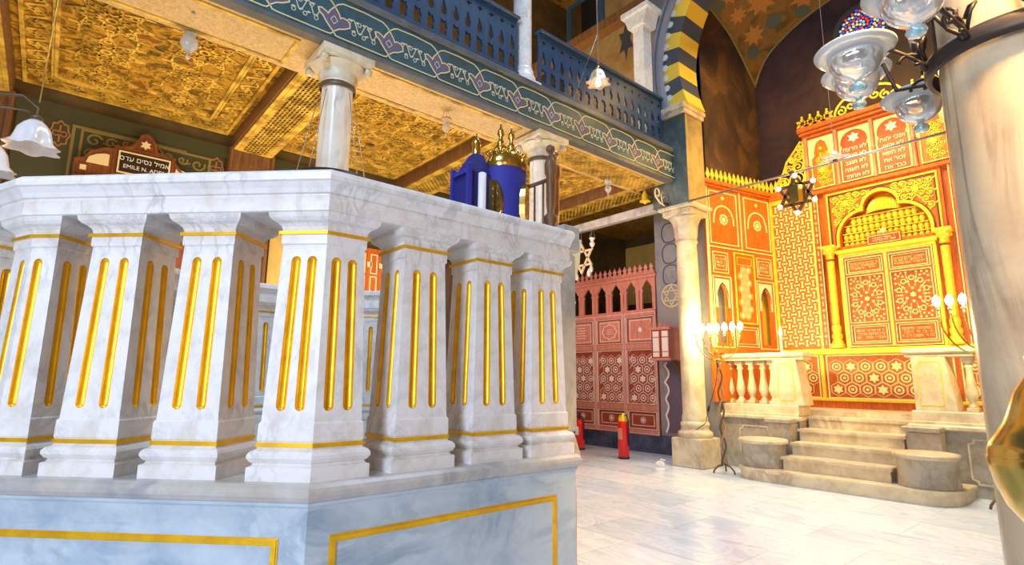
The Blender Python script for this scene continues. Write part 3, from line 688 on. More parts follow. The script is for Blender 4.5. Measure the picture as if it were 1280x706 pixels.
# stair newel with ball finial and small sloping handrail
t = empty('stair_railing', (-2.46, 2.48, DK), 'brown wooden newel post with ball finial and sloping baluster rail at the bimah stair', 'railing')
for nm, px_, py_ in (('newel_post', -2.50, 2.44), ('newel_post', -2.55, 2.53)):
    mb = MB(); k = 1 if py_ < 2.5 else .97
    mb.lathe([(.034, DK), (.034, 2.20*k), (.044, 2.22*k), (.044, 2.26*k), (.024, 2.28*k), (.030, 2.36), (.031, 2.54), (.040, 2.56), (.042, 2.63), (.030, 2.66), (.014, 2.68), (.014, 2.70)], 18, px_, py_)
    mb.ball((px_, py_, 2.73), .032); mb.build(nm, 'brown_wood' if k == 1 else 'old_copper', t)
mb = MB(); mb.tube([(-2.50, 2.44, 2.52), (-2.62, 2.28, 2.44)], .014, 8); mb.build('handrail', 'brown_wood', t)
for k in range(3): mb = MB(); mb.tube([(-2.53-.035*k, 2.40-.045*k, DK), (-2.53-.035*k, 2.40-.045*k, 2.49-.028*k)], .007, 8); mb.build('spindle', 'brown_wood', t)
mb = MB(); mb.box(-2.66, -2.40, 2.33, 2.56, DK, 2.0, .01); mb.box(-2.46, -2.34, 2.40, 2.54, 2.0, 2.17, .008); tag(mb.build('stone_block', 'slab_marble'), 'small grey marble block behind the end of the bimah rail', 'block')

# ================================================================== WOODEN SCREEN of the aisle
SY = 8.0
scr = empty('carved_screen', (-6.7, SY, 0), 'tall red wooden screen with star panels, keel arch arcade and pierced cresting', 'screen')
def hexfield(cr, x0, x1, y0, y1, p, w, star_every=3, wood=None):     # stars and hexagons with linking straps
    r = p*.30; j = 0; y = y0+p*.5
    while y < y1-p*.25:
        x = x0+(p*.5 if j % 2 == 0 else p); i = 0
        while x < x1-p*.3:
            if (i+j) % star_every == 0: cr.prism(star(x, y, r*1.3), 0, .005)
            else: cr.line(ngon(x, y, r*.92, 12), w*1.3, 0, .005, True); cr.prism(ngon(x, y, r*.38, 6), 0, .004)
            cr.line(ngon(x, y, p*.54, 6, pi/6), w*.42, 0, .003, True)
            x += p; i += 1
        y += p*.86; j += 1
def bay(x0, x1, full=True):
    wd = x1-x0; F = lambda: MB((x0, SY, 0), (1, 0, 0), (0, 0, 1), (0, -1, 0))
    b = F(); b.box(0, wd, .28, 2.40, -.04, 0); b.build('panel_board', 'red_wood', scr)
    f = F()
    for a, c_ in ((.002, .036), (wd-.036, wd-.002)): f.box(a, c_, .28, 2.40, 0, .03, .004)
    for z0, z1 in ((.28, .36), (.68, .78), (1.74, 1.84), (2.32, 2.42)): f.box(.004, wd-.004, z0, z1, 0, .028, .004)
    fr = f.build('frame', 'frame_wood', scr)
    g = F()
    for z0, z1 in ((.36, .68), (.78, 1.74), (1.84, 2.32)):
        frame_lines(g, .05, wd-.05, z0+.015, z1-.015, .010, 0, .034)
    frame_lines(g, .018, wd-.018, .30, 2.38, .006, .029, .033)
    g.build('inlay_line', 'pearl_inlay', scr)
    if full:
        g = F(); frame_lines(g, .12, wd-.12, .43, .61, .010, 0, .005); g.line(ngon(wd/2, .52, .052, 12), .008, 0, .006, True); g.prism(star(wd/2, .52, .040, 6), 0, .006); g.build('rosette', 'pearl_inlay', scr)
        g = F(); hexfield(g, .08, wd-.08, .80, 1.74, .19, .012)
        for k in range(7): g.line([(.09, .85+.14*k), (.09+.07, .85+.14*k+.07)], .009, 0, .004); g.line([(wd-.09, .85+.13*k), (wd-.16, .78+.13*k)], .009, 0, .004)
        g.build('star_inlay', 'pearl_inlay', scr)
        g = F(); g.box(.10, wd-.10, 1.88, 2.28, 0, .012, .003); pb = g.build('field', 'frame_wood', scr)
        g = F(); frame_lines(g, .12, wd-.12, 1.91, 2.25, .010, .010, .016); g.build('field_line', 'pearl_inlay', scr)
X0 = -5.585; BW = .695
for k in range(3): bay(X0-BW*(k+1), X0-BW*k)
bay(XW+.02, X0-BW*3, False)
# motifs of the upper fields
g = MB((X0-BW*.5, SY, 2.08), (1, 0, 0), (0, 0, 1), (0, -1, 0)); g.prism(star(0, 0, .055, 8, .03), .010, .018); g.build('star_motif', 'pearl_inlay', scr)
g = MB((X0-BW*1.5, SY, 2.08), (1, 0, 0), (0, 0, 1), (0, -1, 0)); g.line([(.16*cos(a)*(1+.08*cos(8*a)), .13*sin(a)*(1+.08*cos(8*a))) for a in [2*pi*k/32 for k in range(32)]], .012, .010, .018, True)
for rr in range(3): 
    for k in range(7): g.bar((-.075+.022*k, .04-.04*rr), (-.063+.022*k, .04-.04*rr), .012, .010, .017)
g.build('medallion', 'pearl_inlay', scr)
g = MB((X0-BW*2.5, SY, 2.08), (1, 0, 0), (0, 0, 1), (0, -1, 0))
for rr in range(5):
    for k in range(12 if rr % 2 else 9): g.bar((-.13+.022*k+(0 if rr % 2 else .03), .11-.05*rr), (-.117+.022*k+(0 if rr % 2 else .03), .11-.05*rr), .014, .010, .017)
g.build('inscription', 'pearl_inlay', scr)
# arcade of keel arches
aw = BW/2
for k in range(7):
    x1 = X0-aw*k; x0 = x1-aw
    if x0 < XW-.1: x0 = XW+.01
    w_ = x1-x0
    if w_ < .15: break
    s = w_/aw
    key = [(-.105, 0), (-.105, .30), (-.085, .33), (-.105, .36), (-.095, .40), (-.06, .43), (-.055, .455), (-.02, .49), (0, .525), (.02, .49), (.055, .455), (.06, .43), (.095, .40), (.105, .36), (.085, .33), (.105, .30), (.105, 0)]
    m = MB((x0, SY, 2.42), (1, 0, 0), (0, 0, 1), (0, -1, 0)); m.prism(rect(0, w_, -.01, .58), -.02, .015, [[(w_/2+a*s, b+.02) for a, b in key]]); fixnormals(m.build('arcade_arch', 'frame_wood', scr))
    m = MB(); m.lathe([(.020, 2.42), (.022, 2.45), (.013, 2.47), (.013, 2.72), (.022, 2.74), (.02, 2.78)], 12, x1, SY-.03); m.build('colonnette', 'frame_wood', scr)
m = MB(); m.box(XW+.01, X0+.03, SY-.05, SY+.03, 2.99, 3.05, .008); m.box(XW+.01, X0+.03, SY-.07, SY+.03, 3.05, 3.08, .006); m.build('cornice', 'frame_wood', scr)
m = MB((X0, SY-.02, 3.08), (-1, 0, 0), (0, 0, 1), (0, 1, 0))
k = 0
while k*.1165+.12 < (X0-XW):
    c = .06+.1165*k
    m.prism([(c-.050, 0), (c-.058, .03), (c-.02, .065), (c-.046, .10), (c-.012, .15), (c, .185), (c+.012, .15), (c+.046, .10), (c+.02, .065), (c+.058, .03), (c+.050, 0)], -.01, .01); k += 1
fixnormals(m.build('cresting', 'frame_wood', scr))
m = MB(); m.box(XW+.01, X0+.03, SY-.045, SY+.03, 0, .28, .008); m.box(XW+.01, X0+.03, SY-.07, SY+.03, 0, .05); m.build('plinth', 'plinth_black_marble', scr)
# little hanging wall cabinet
t = empty('wall_cabinet', (-5.42, 7.9, 1.5), 'small inlaid wooden wall cabinet with spiked cresting above the purple painting', 'cabinet')
m = MB(); m.box(-5.50, -5.14, 7.70, 7.995, 1.55, 2.02, .008); m.box(-5.52, -5.12, 7.67, 7.995, 2.02, 2.07, .008); m.box(-5.52, -5.12, 7.67, 7.995, 1.52, 1.56, .008); m.build('body', 'frame_wood', t)
m = MB((-5.495, 7.70, 1.56), (1, 0, 0), (0, 0, 1), (0, -1, 0))
for a in (.0, .175):
    for (z0, z1) in ((.02, .09), (.11, .33), (.35, .44)): m.box(a+.03, a+.145, z0, z1, 0, .008); 
m.build('inlay_panel', 'pearl_inlay', t)
m = MB((-5.495, 7.70, 1.56), (1, 0, 0), (0, 0, 1), (0, -1, 0)); frame_lines(m, .015, .17, .01, .45, .012, 0, .013); frame_lines(m, .19, .345, .01, .45, .012, 0, .013); m.build('door', 'red_wood', t)
m = MB()
for k in range(11): m.lathe([(.010, 2.07), (.006, 2.09), (.009, 2.11), (.001, 2.16)], 6, -5.50+.036*k, 7.70)
m.build('spike', 'frame_wood', t)
m = MB((-5.14, 7.99, 1.52), (0, -1, 0), (0, 0, 1), (1, 0, 0)); m.prism([(0, 0), (.26, 0), (.24, -.05), (.14, -.09), (.10, -.18), (.05, -.22), (.04, -.32), (0, -.36)], -.012, .012); fixnormals(m.build('bracket', 'brown_wood', t))

# ================================================================== RAISED SANCTUARY FLOOR, STEPS, BALUSTRADE
PZ = .82
m = MB(); m.box(-4.3, .28, 8.15, 9.56, 0, PZ); struct(m.build('floor_sanctuary', 'cream_marble'))
stp = empty('stone_steps', (-2.6, 7.4, 0), 'flight of worn cream stone steps between the two stone drums', 'steps')
def roundrect(x0, x1, y0, y1, r, k=8):
    pts = [(x1, y1), (x0, y1)]
    pts += [(x0+r-r*cos(a), y0+r-r*sin(a)) for a in [pi/2*i/k for i in range(k+1)]]
    pts += [(x1-r+r*sin(a), y0+r-r*cos(a)) for a in [pi/2*i/k for i in range(k+1)]]
    return pts
def tread(poly, z0, z1, nm='step', par=0):
    m = MB(); m.prism(offset(poly, -.022), z0, z1-.035); m.prism(poly, z1-.035, z1-.006); m.prism(offset(poly, -.008), z1-.006, z1); return fixnormals(m.build(nm, 'cream_marble', stp if par == 0 else None))
tag(tread(roundrect(-3.74, -1.44, 6.80, 7.68, .30), 0, .14, 'threshold_slab', None), 'wide rounded lowest stone slab on the floor carrying the two drums', 'slab')
for (a, b, y, z0, z1) in ((-3.19, -2.02, 7.02, .14, .295), (-3.19, -2.02, 7.30, .295, .445), (-3.21, -2.02, 7.60, .445, .595), (-3.21, -1.99, 7.90, .595, .745)): tread([(a, y), (b, y), (b, 8.16), (a, 8.16)], z0, z1)
for xx, nm in ((-3.46, 'left'), (-1.74, 'right')):
    t = empty('stone_drum', (xx, 7.15, .14), 'squat round stone drum on the %s end of the lowest step' % nm, 'plinth')
    m = MB(); m.lathe([(.270, .142), (.272, .16), (.262, .30), (.260, .42), (.285, .43)], 40, xx, 7.16); m.build('body', 'worn_stone', t)
    m = MB(); m.lathe([(.275, .425), (.292, .435), (.296, .455), (.288, .475), (.27, .478)], 40, xx, 7.16); m.build('cap', 'cream_marble', t)
# side walls with panels
def wallpanel(t, x0, x1, y, z0, z1):
    m = MB((x0, y, z0), (1, 0, 0), (0, 0, 1), (0, -1, 0)); w, hh = x1-x0, z1-z0; c = .05
    m.line([(c, 0), (w-c, 0), (w-c, c*.6), (w, c), (w, hh-c), (w-c, hh-c*.6), (w-c, hh), (c, hh), (c, hh-c*.6), (0, hh-c), (0, c), (c, c*.6)], .018, -.004, .012, True); m.build('panel_moulding', 'cream_marble', t)
for (a, b, lab) in ((-4.32, -3.22, 'left'), (-1.98, .28, 'right')):
    t = empty('sanctuary_wall', ((a+b)/2, 7.9, 0), 'low veined stone wall under the %s balustrade' % lab, 'wall')
    m = MB(); m.box(a, b, 7.72, 8.16, 0, .68); m.build('body', 'worn_stone', t)
    m = MB(); m.box(a-.02, b+.02, 7.66, 8.16, .68, .74, .015); m.build('coping', 'cream_marble', t)
    m = MB(); m.box(a+.02, b, 7.72, 8.10, .74, .885, .008); m.box(a+.02, b, 7.70, 7.74, .74, .77, .004); m.build('base_course', 'cream_marble', t)
    if lab == 'left': wallpanel(t, -4.05, -3.6, 7.72, .18, .58)
    else: wallpanel(t, -1.48, -.95, 7.72, .14, .60)
for (a, b, y0, lab) in ((-3.52, -3.225, 7.46, 'left'), (-1.975, -1.66, 7.46, 'right')):
    m = MB(); m.box(a, b, y0, 7.655, .14, .66, .01); m.box(a-.03, b+.005, y0-.03, 7.655, .66, .72, .012); tag(m.build('cheek_block', 'worn_stone'), 'worn stone cheek block with slab top at the %s side of the steps' % lab, 'block')
def balustrade(x0, x1, peds, bxs, lab):
    t = empty('stone_balustrade', ((x0+x1)/2, 7.88, .885), lab, 'balustrade')
    m = MB(); m.box(x0, x1, 7.74, 8.02, 1.49, 1.53, .01); m.box(x0-.02, x1+.02, 7.70, 8.06, 1.53, 1.595, .018); m.build('rail', 'cream_marble', t)
    for a, b in peds:
        m = MB(); m.loft([[(a-.0, 7.74, .887), (b+.05, 7.74, .887), (b+.05, 8.04, .887), (a, 8.04, .887)], [(a, 7.74, 1.49), (b-.02, 7.74, 1.49), (b-.02, 8.04, 1.49), (a, 8.04, 1.49)]]); p = m.build('pedestal', 'cream_marble', t)
        m = MB((a, 7.74, .887), (1, 0, 0), (0, 0, 1), (0, -1, 0)); w = b-a
        c = .03; m.line([(.06, .06), (w-.09, .06), (w-.06, .09), (w-.07, .52), (w-.10, .55), (.09, .55), (.06, .52), (.06-.02, .09)], .012, -.002, .004, True); m.build('gilded_outline', 'ark_gold', p)
    for x in bxs:
        m = MB(); y = 7.88
        m.box(x-.055, x+.055, y-.055, y+.055, .886, .93, .005)
        m.lathe([(.045, .93), (.050, .945), (.034, .96), (.030, .975), (.040, 1.0), (.062, 1.06), (.064, 1.10), (.050, 1.17), (.034, 1.28), (.032, 1.36), (.046, 1.375), (.046, 1.39), (.034, 1.40), (.038, 1.42), (.050, 1.435)], 20, x, y, caps=False)
        m.box(x-.055, x+.055, y-.055, y+.055, 1.435, 1.49, .005); m.build('baluster', 'cream_marble', t)
balustrade(-4.5, -3.12, [(-3.52, -3.20)], [-4.42, -4.25, -4.08, -3.91, -3.74, -3.6], 'cream stone balustrade left of the steps behind the braided menorah')
balustrade(-1.98, -.2, [(-1.92, -1.58)], [-1.42, -1.22, -1.02, -.82, -.62, -.42], 'cream stone balustrade right of the steps')

# ================================================================== TORAH ARK
AY = 9.0
ark = empty('torah_ark', (-2.38, AY, PZ), 'gilded carved wooden ark with double doors, muqarnas niche and tablets', 'ark')
def AF(d=0): return MB((-2.38, AY-d, 0), (1, 0, 0), (0, 0, 1), (0, -1, 0))
def spiral(mb, cx, cy, r, a0, hand, w, z0, z1, turns=1.4):
    pts = []; n = int(14*turns)
    for k in range(n+1):
        t_ = k/n; a = a0+hand*t_*turns*2*pi; rr = r*(1-t_*.85); pts.append((cx+rr*cos(a), cy+rr*sin(a)))
    mb.line(pts, w, z0, z1)
def inside(p, poly):
    c = False; n = len(poly)
    for i in range(n):
        a, b = poly[i], poly[i-1]
        if (a[1] > p[1]) != (b[1] > p[1]) and p[0] < (b[0]-a[0])*(p[1]-a[1])/(b[1]-a[1])+a[0]: c = not c
    return c
def scrollfill(mb, x0, x1, y0, y1, r, w, z0, z1, test):
    j = 0; y = y0+r*.8
    while y < y1:
        x = x0+r*.9+(r*.9 if j % 2 else 0); i = 0
        while x < x1:
            if all(test((x+dx*r, y+dy*r)) for dx, dy in ((0, 0), (.8, 0), (-.8, 0), (0, .8), (0, -.8))):
                spiral(mb, x, y, r, (i*2.1+j*1.3), 1 if (i+j) % 2 else -1, w, z0, z1)
                mb.prism(ngon(x, y, r*.22, 6), z0, z1*1.2)
                mb.bar((x+r, y), (x+r*1.5, y+r*.5), w*.9, z0, z1); mb.bar((x, y-r), (x-r*.4, y-r*1.5), w*.9, z0, z1)
            x += r*1.9; i += 1
        y += r*1.7; j += 1
# body
m = AF(); m.box(-1.0, 1.0, .92, 5.12, -.25, -.19); m.box(-1.0, 1.0, 4.08, 5.12, -.19, -.02); m.box(-1.0, 1.0, .92, 3.14, -.19, -.02); m.box(-1.58, -.74, .92, 4.28, -.25, -.03); m.box(.74, 1.58, .92, 4.28, -.25, -.03); m.box(-1.58, 1.9, PZ, .93, -.2, .03); m.build('body', 'orange_wood', ark)
# lower band of star marquetry
b = AF(); b.box(-1.58, 1.9, .95, 1.60, -.03, .02); lb = b.build('base_panel', 'ark_wood', ark)
g = AF(.02)
for a, c in ((-1.52, -1.02), (-.90, .62), (.70, 1.8)):
    hexfield(g, a+.03, c-.03, 1.0, 1.58, .19, .014); frame_lines(g, a, c, .97, 1.585, .016, 0, .008)
g.build('star_marquetry', 'golden_inlay', lb)
m = AF(); m.box(-1.58, 1.9, 1.60, 1.69, -.03, .06, .01); m.box(-1.58, 1.9, .925, .965, -.03, .05, .006); m.box(-.99, -.94, .96, 1.6, 0, .035); m.build('ledge_moulding', 'ark_gold', ark)
# basket-weave side panels
for s in (-1, 1):
    a, c = (-1.56, -.93) if s < 0 else (.93, 1.56)
    m = AF(); m.box(a, c, 1.69, 4.10, -.03, 0); p = m.build('lattice_panel', 'orange_wood', ark)
    g = AF(); nx, ny = 7, 25; px_ = (c-a-.06)/nx; py_ = (4.05-1.74)/ny
    for i in range(nx):
        for j in range(ny):
            x = a+.03+(i+.5)*px_; y = 1.74+(j+.5)*py_; L_ = px_*.50; w_ = .024
            if (i+j) % 2: pts = [(x-L_, y-w_), (x-L_*.4, y-w_*.35), (x+L_*.4, y-w_*.35), (x+L_, y-w_), (x+L_, y+w_), (x+L_*.4, y+w_*.35), (x-L_*.4, y+w_*.35), (x-L_, y+w_)]
            else: L_ = py_*.54; pts = [(x-w_, y-L_), (x+w_, y-L_), (x+w_*.4, y-L_*.4), (x+w_*.4, y+L_*.4), (x+w_, y+L_), (x-w_, y+L_), (x-w_*.4, y+L_*.4), (x-w_*.4, y-L_*.4)]
            g.prism(pts, 0, .006)
    g.build('weave_inlay', 'golden_inlay', p)
    m = AF(); m.box(a-.02, a+.02, 1.69, 4.15, -.01, .03); m.box(c-.02, c+.02, 1.69, 4.15, -.01, .03); m.box(a, c, 4.08, 4.15, -.01, .035); m.build('frame', 'ark_gold', p)
    m = AF(); m.box(a-.02, c, 4.15, 4.30, -.03, .05, .012); m.build('side_cornice', 'orange_wood', ark)
# pilaster strips beside the columns
for s in (-1, 1):
    m = AF(); x = s*.875; m.box(x-.05, x+.05, 1.69, 4.12, -.02, .03); p = m.build('border_strip', 'ark_wood', ark)
    g = AF(.03); 
    for k in range(24): g.prism(star(x, 1.78+k*.098, .028, 4, .012), 0, .004) if k % 2 else g.bar((x, 1.75+k*.098), (x, 1.82+k*.098), .012, 0, .004)
    g.bar((x-.045, 1.69), (x-.045, 4.12), .012, 0, .01); g.bar((x+.045, 1.69), (x+.045, 4.12), .012, 0, .01); g.build('strip_inlay', 'golden_inlay', p)
# twisted columns
for s in (-1, 1):
    x = -2.38+s*.70; y = AY-.085; m = MB()
    m.box(x-.075, x+.075, y-.07, y+.07, 1.69, 1.76, .006)
    m.lathe([(.07, 1.76), (.075, 1.79), (.055, 1.81), (.07, 1.84), (.072, 1.88), (.052, 1.91), (.060, 1.95), (.062, 2.0), (.050, 2.03)], 24, x, y)
    rings = [[(x+(.048+.005*cos(8*a+z*40))*cos(a), y+(.048+.005*cos(8*a+z*40))*sin(a), 2.03+z) for a in [2*pi*k/32 for k in range(32)]] for z in [i*.04 for i in range(25)]]
    m.loft(rings, True, True); m.lathe([(.05, 3.03), (.06, 3.05), (.052, 3.07), (.065, 3.12), (.095, 3.18)], 24, x, y); m.box(x-.10, x+.10, y-.09, y+.09, 3.18, 3.23, .006)
    for k in range(8): a = pi/4*k; m.ball((x+.075*cos(a), y+.075*sin(a), 3.13), .022, 8)
    m.build('column', 'ark_gold', ark)
# doors
def strokes(mb, x0, x1, y0, y1, rows, z0, z1):
    rh = (y1-y0)/rows
    for r_ in range(rows):
        x = x0
        while x < x1-.012:
            w_ = random.choice((.010, .014, .018)); yy = y0+rh*(r_+.25); hh = rh*.5
            kind = random.randrange(3)
            if x+w_ > x1: break
            if random.random() > .14:
                mb.bar((x, yy+hh), (x+w_, yy+hh), .006, z0, z1)
                if kind != 1: mb.bar((x+w_, yy), (x+w_, yy+hh), .005, z0, z1)
                if kind != 0: mb.bar((x, yy), (x+w_*.9, yy), .005, z0, z1)
            x += w_+.010
def arkdoor(x0, x1):
    m = AF(.0); w_ = x1-x0
    m.box(x0+.005, x1-.005, 1.70, 3.04, -.0, .035, .004); d = m.build('door', 'ark_wood', ark)
    f = AF(.035)
    for a, b_ in ((x0+.005, x0+.045), (x1-.045, x1-.005)): f.box(a, b_, 1.70, 3.04, 0, .018, .003)
    for z0, z1 in ((1.70, 1.75), (2.01, 2.05), (2.73, 2.77), (2.99, 3.04)): f.box(x0+.045, x1-.045, z0, z1, 0, .016, .003)
    f.build('rail_frame', 'orange_wood', d)
    g = AF(.053); frame_lines(g, x0+.012, x1-.012, 1.708, 3.032, .012, -.002, .004); frame_lines(g, x0+.045, x1-.045, 2.05, 2.73, .010, -.002, .004); frame_lines(g, x0+.045, x1-.045, 1.75, 2.01, .010, -.002, .004); frame_lines(g, x0+.045, x1-.045, 2.77, 2.99, .010, -.002, .004); g.build('frame_line', 'golden_inlay', d)
    g = AF(.035); cx = (x0+x1)/2
    for z0, z1 in ((1.775, 1.985), (2.795, 2.965)): g = AF(.035); frame_lines(g, x0+.075, x1-.075, z0, z1, .010, 0, .006); strokes(g, x0+.10, x1-.10, z0+.03, z1-.03, 3, 0, .005); g.build('inscription', 'golden_inlay', d)
    g = AF(.035); cy = 2.39
    g.prism(star(cx, cy, .042, 6), 0, .007)
    for k in range(6): a = pi/3*k+pi/6; g.prism(ngon(cx+.085*cos(a), cy+.09*sin(a), .019, 6), 0, .006)
    for k in range(12): a = pi/6*k+pi/12; g.prism(ngon(cx+.125*cos(a), cy+.14*sin(a), .011, 3, a), 0, .006)
    for k in range(10):
        a = 2*pi*k/10+pi/2; g.line(ngon(cx+.165*cos(a), cy+.235*sin(a), .034, 5, a), .011, 0, .006, True)
        a += pi/10; g.prism(ngon(cx+.175*cos(a), cy+.25*sin(a), .013, 4, a), 0, .006)
        g.prism(ngon(cx+.14*cos(a), cy+.19*sin(a), .015, 6, a), 0, .006); g.bar((cx+.10*cos(a), cy+.115*sin(a)), (cx+.205*cos(a), cy+.31*sin(a)) if abs(sin(a)) > .5 else (cx+.2*cos(a), cy+.28*sin(a)), .006, 0, .004)
    for sx in (-1, 1):
        for sy in (-1, 1):
            for (u, v_) in ((.18, .30), (.12, .31), (.19, .24), (.15, .27), (.06, .31), (.19, .17), (.20, .08), (.10, .26)): g.prism(ngon(cx+sx*u, cy+sy*v_, .015, 5), 0, .006)
    g.build('geometric_inlay', 'golden_inlay', d)
arkdoor(-.555, 0.0); arkdoor(.0, .555)
m = AF(); m.box(-.60, -.555, 1.69, 3.06, 0, .05, .004); m.box(.555, .60, 1.69, 3.06, 0, .05, .004); m.box(-.60, .60, 3.045, 3.09, 0, .06, .004); m.box(-.012, .012, 1.70, 3.04, .035, .065, .004); m.box(-.62, .62, 3.09, 3.15, -.02, .08, .01); m.build('door_frame', 'ark_gold', ark)
# niche with muqarnas
def niche_outline(k=1.):
    pts = [(-.56, 3.20), (-.56, 3.32)]
    pts += [(-.56+.34*(1-cos(a)), 3.32+.38*sin(a)) for a in [pi/2*i/8 for i in range(1, 9)]]
    pts += [(-.22*cos(a), 3.72+.22*sin(a)) for a in [pi*i/12 for i in range(0, 13)]]
    pts += [(.56-.34*(1-cos(a)), 3.32+.38*sin(a)) for a in [pi/2*i/8 for i in range(8, 0, -1)]]
    return pts+[(.56, 3.32), (.56, 3.20)]
NO = niche_outline()
m = AF(); m.box(-.62, .62, 3.15, 4.0, -.2, -.14); m.build('niche_back', 'ark_gold', ark)
m = AF(); m.prism(rect(-.74, .74, 3.15, 4.10), -.14, .02, [NO]); sp = fixnormals(m.build('spandrel', 'orange_wood', ark))
g = AF(.02); scrollfill(g, -.68, .68, 3.30, 4.02, .052, .016, 0, .012, lambda p: abs(p[0]) < .66 and p[1] < 4.02 and not inside(p, [(x*1.08, 3.2+(y-3.2)*1.07) for x, y in NO]))
for x in (-.44, .44): g.prism(star(x, 3.86, .06, 8, .035), 0, .02)
g.build('scrollwork', 'ark_gold', sp)
g = AF(.02); g.line([(x*1.05, 3.2+(y-3.2)*1.045) for x, y in NO], .03, 0, .016); g.line([(-.69, 3.18), (-.69, 4.05), (.69, 4.05), (.69, 3.18)], .022, 0, .014); g.line([(x*1.02, 3.2+(y-3.2)*1.01) for x, y in NO], .014, 0, .022); g.build('gold_edging', 'ark_gold', sp)
g = AF(.02); g.line([(-.665, 3.18), (-.665, 4.02), (.665, 4.02), (.665, 3.18)], .022, 0, .006); g.line([(x*1.10, 3.2+(y-3.2)*1.085) for x, y in NO], .012, 0, .010); g.build('dark_edging', 'dark_inlay', sp)
g = AF()
for r_, (y, hw, n) in enumerate(((3.23, .54, 15), (3.345, .54, 15), (3.46, .50, 13), (3.575, .42, 11))):
    for k in range(n):
        x = -hw+2*hw*(k+.5)/n; rr = hw/n
        g.lathe([(.001, y-.075), (rr*.55, y-.07), (rr*.95, y-.03), (rr*.98, y+.02), (rr*.6, y+.045), (.001, y+.05)], 8, x, 0, 1, 1) if False else None
        vs = []; 
        prof = [(.0, -.060), (.55, -.05), (.95, -.015), (1., .02), (.5, .045), (0, .05)]
        rings = [[(x+rr*a_*cos(q), y+b_, -.10+.012*r_+ .05*max(0, a_)*sin(q)) for q in [pi*i/6 for i in range(7)]] for a_, b_ in [(max(.02, a), b) for a, b in prof]]
        g.loft(rings, False, True, False)
    g.box(-hw, hw, y+.048, y+.060, -.14, -.05+.012*r_)
g.build('muqarnas', 'ark_gold', ark)
g = AF(); rings = []
for i in range(9):
    ph = pi/2*i/8; rr = .215*cos(ph)
    rings.append([(rr*(1+.06*(k % 2))*cos(pi*k/36), 3.66+.25*sin(ph), -.14+.17*sin(pi*k/36)*cos(ph)*(1+.1*(k % 2))) for k in range(37)])
g.loft(rings, False, False, False); fixnormals(g.build('ribbed_dome', 'ark_gold', ark))
g = AF(); g.box(-.20, .22, 3.16, 3.30, .0, .05, .004); pl_ = g.build('plaque', 'red_wood', ark)
g = AF(.05); frame_lines(g, -.185, .205, 3.175, 3.285, .008, 0, .004); strokes(g, -.13, .16, 3.195, 3.265, 2, 0, .004); g.prism(star(.01, 3.35, .05, 6), -.02, .0); g.build('inlay', 'golden_inlay', pl_)
# upper tier
m = AF(); m.box(-.96, .96, 4.10, 4.16, -.02, .06, .01); m.box(-.93, .93, 4.16, 5.06, -.02, .0); ut = m.build('upper_tier', 'orange_wood', ark)
m = AF(); m.box(-.97, .97, 5.06, 5.11, -.05, .05, .008); m.box(-1.0, 1.0, 5.11, 5.16, -.05, .09, .01); m.box(-1.02, 1.02, 5.16, 5.24, -.05, .12, .015); m.build('cornice', 'orange_wood', ark)
for x in (-.93, -.49, 0., .49, .93):
    m = MB(); m.lathe([(.03, 4.17), (.034, 4.20), (.022, 4.23), (.02, 4.6), (.03, 4.61), (.03, 4.64), (.02, 4.66), (.022, 5.0), (.034, 5.03), (.03, 5.06)], 14, -2.38+x, AY-.03); m.build('colonnette', 'frame_wood', ark)
def archpanel(x, w_, z0, z1, zs, kind):
    r_ = w_/2
    if kind == 'tablet': shp = [(-r_, z0), (r_, z0), (r_, zs-.06), (r_*.88, zs-.02), (r_, zs+.03)]+[(r_*.98*cos(a), zs+.05+(z1-zs-.05)*sin(a)) for a in [pi*i/14 for i in range(1, 14)]]+[(-r_, zs+.03), (-r_*.88, zs-.02), (-r_, zs-.06)]
    else: shp = [(-r_, z0), (r_, z0), (r_, zs-.05), (r_*.7, zs), (r_*.75, zs+.06), (r_*.5, z1-.06), (0, z1), (-r_*.5, z1-.06), (-r_*.75, zs+.06), (-r_*.7, zs), (-r_, zs-.05)]
    shp = [(x+a, b_) for a, b_ in shp]
    m = AF(); m.prism(shp, 0, .018); p = fixnormals(m.build('tablet' if kind == 'tablet' else 'arched_panel', 'red_wood' if kind == 'tablet' else 'orange_wood', ark))
    g = AF(.0); g.line(shp, .014, .0, .026, True); g.build('outline', 'golden_inlay', p); return p
m = AF(); m.box(-.455, -.03, 4.20, 5.04, 0, .006); m.box(.03, .455, 4.20, 5.04, 0, .006); m.box(-.90, -.52, 4.6, 5.04, 0, .006); m.box(.52, .90, 4.6, 5.04, 0, .006); m.build('ivory_ground', 'cream_inlay', ark)
tl = archpanel(-.245, .39, 4.20, 5.00, 4.76, 'tablet'); tr = archpanel(.245, .39, 4.20, 5.00, 4.76, 'tablet')
for tb, x, rows in ((tl, -.245, ('לא תרצח', 'לא תנאף', 'לא תגנב', 'לא תענה', 'לא תחמד')), (tr, .245, ('אנכי יהוה', 'לא יהיה', 'לא תשא', 'זכור את', 'כבד את'))):
    g = AF(.018); g.prism(star(x, 4.87, .085, 6), 0, .006); g.build('star', 'pearl_inlay', tb)
    for k, s in enumerate(rows):
        o = text('commandment_line', heb(s), .084, 'pearl_inlay', (-2.38+x, AY-.020, 4.695-.108*k), (1, 0, 0), (0, 0, 1), None, depth=.002); o.parent = tb
for x in (-.71, .71):
    p = archpanel(x, .30, 4.20, 5.0, 4.74, 'side')
    g = AF(.018); scrollfill(g, x-.13, x+.13, 4.24, 4.80, .045, .008, 0, .008, lambda q: abs(q[0]-x) < .125)
    g.prism(star(x, 4.48, .05, 10, .035), 0, .02); g.prism(star(x, 4.84, .03, 8, .02), 0, .02); g.build('scrollwork', 'ark_gold', p)
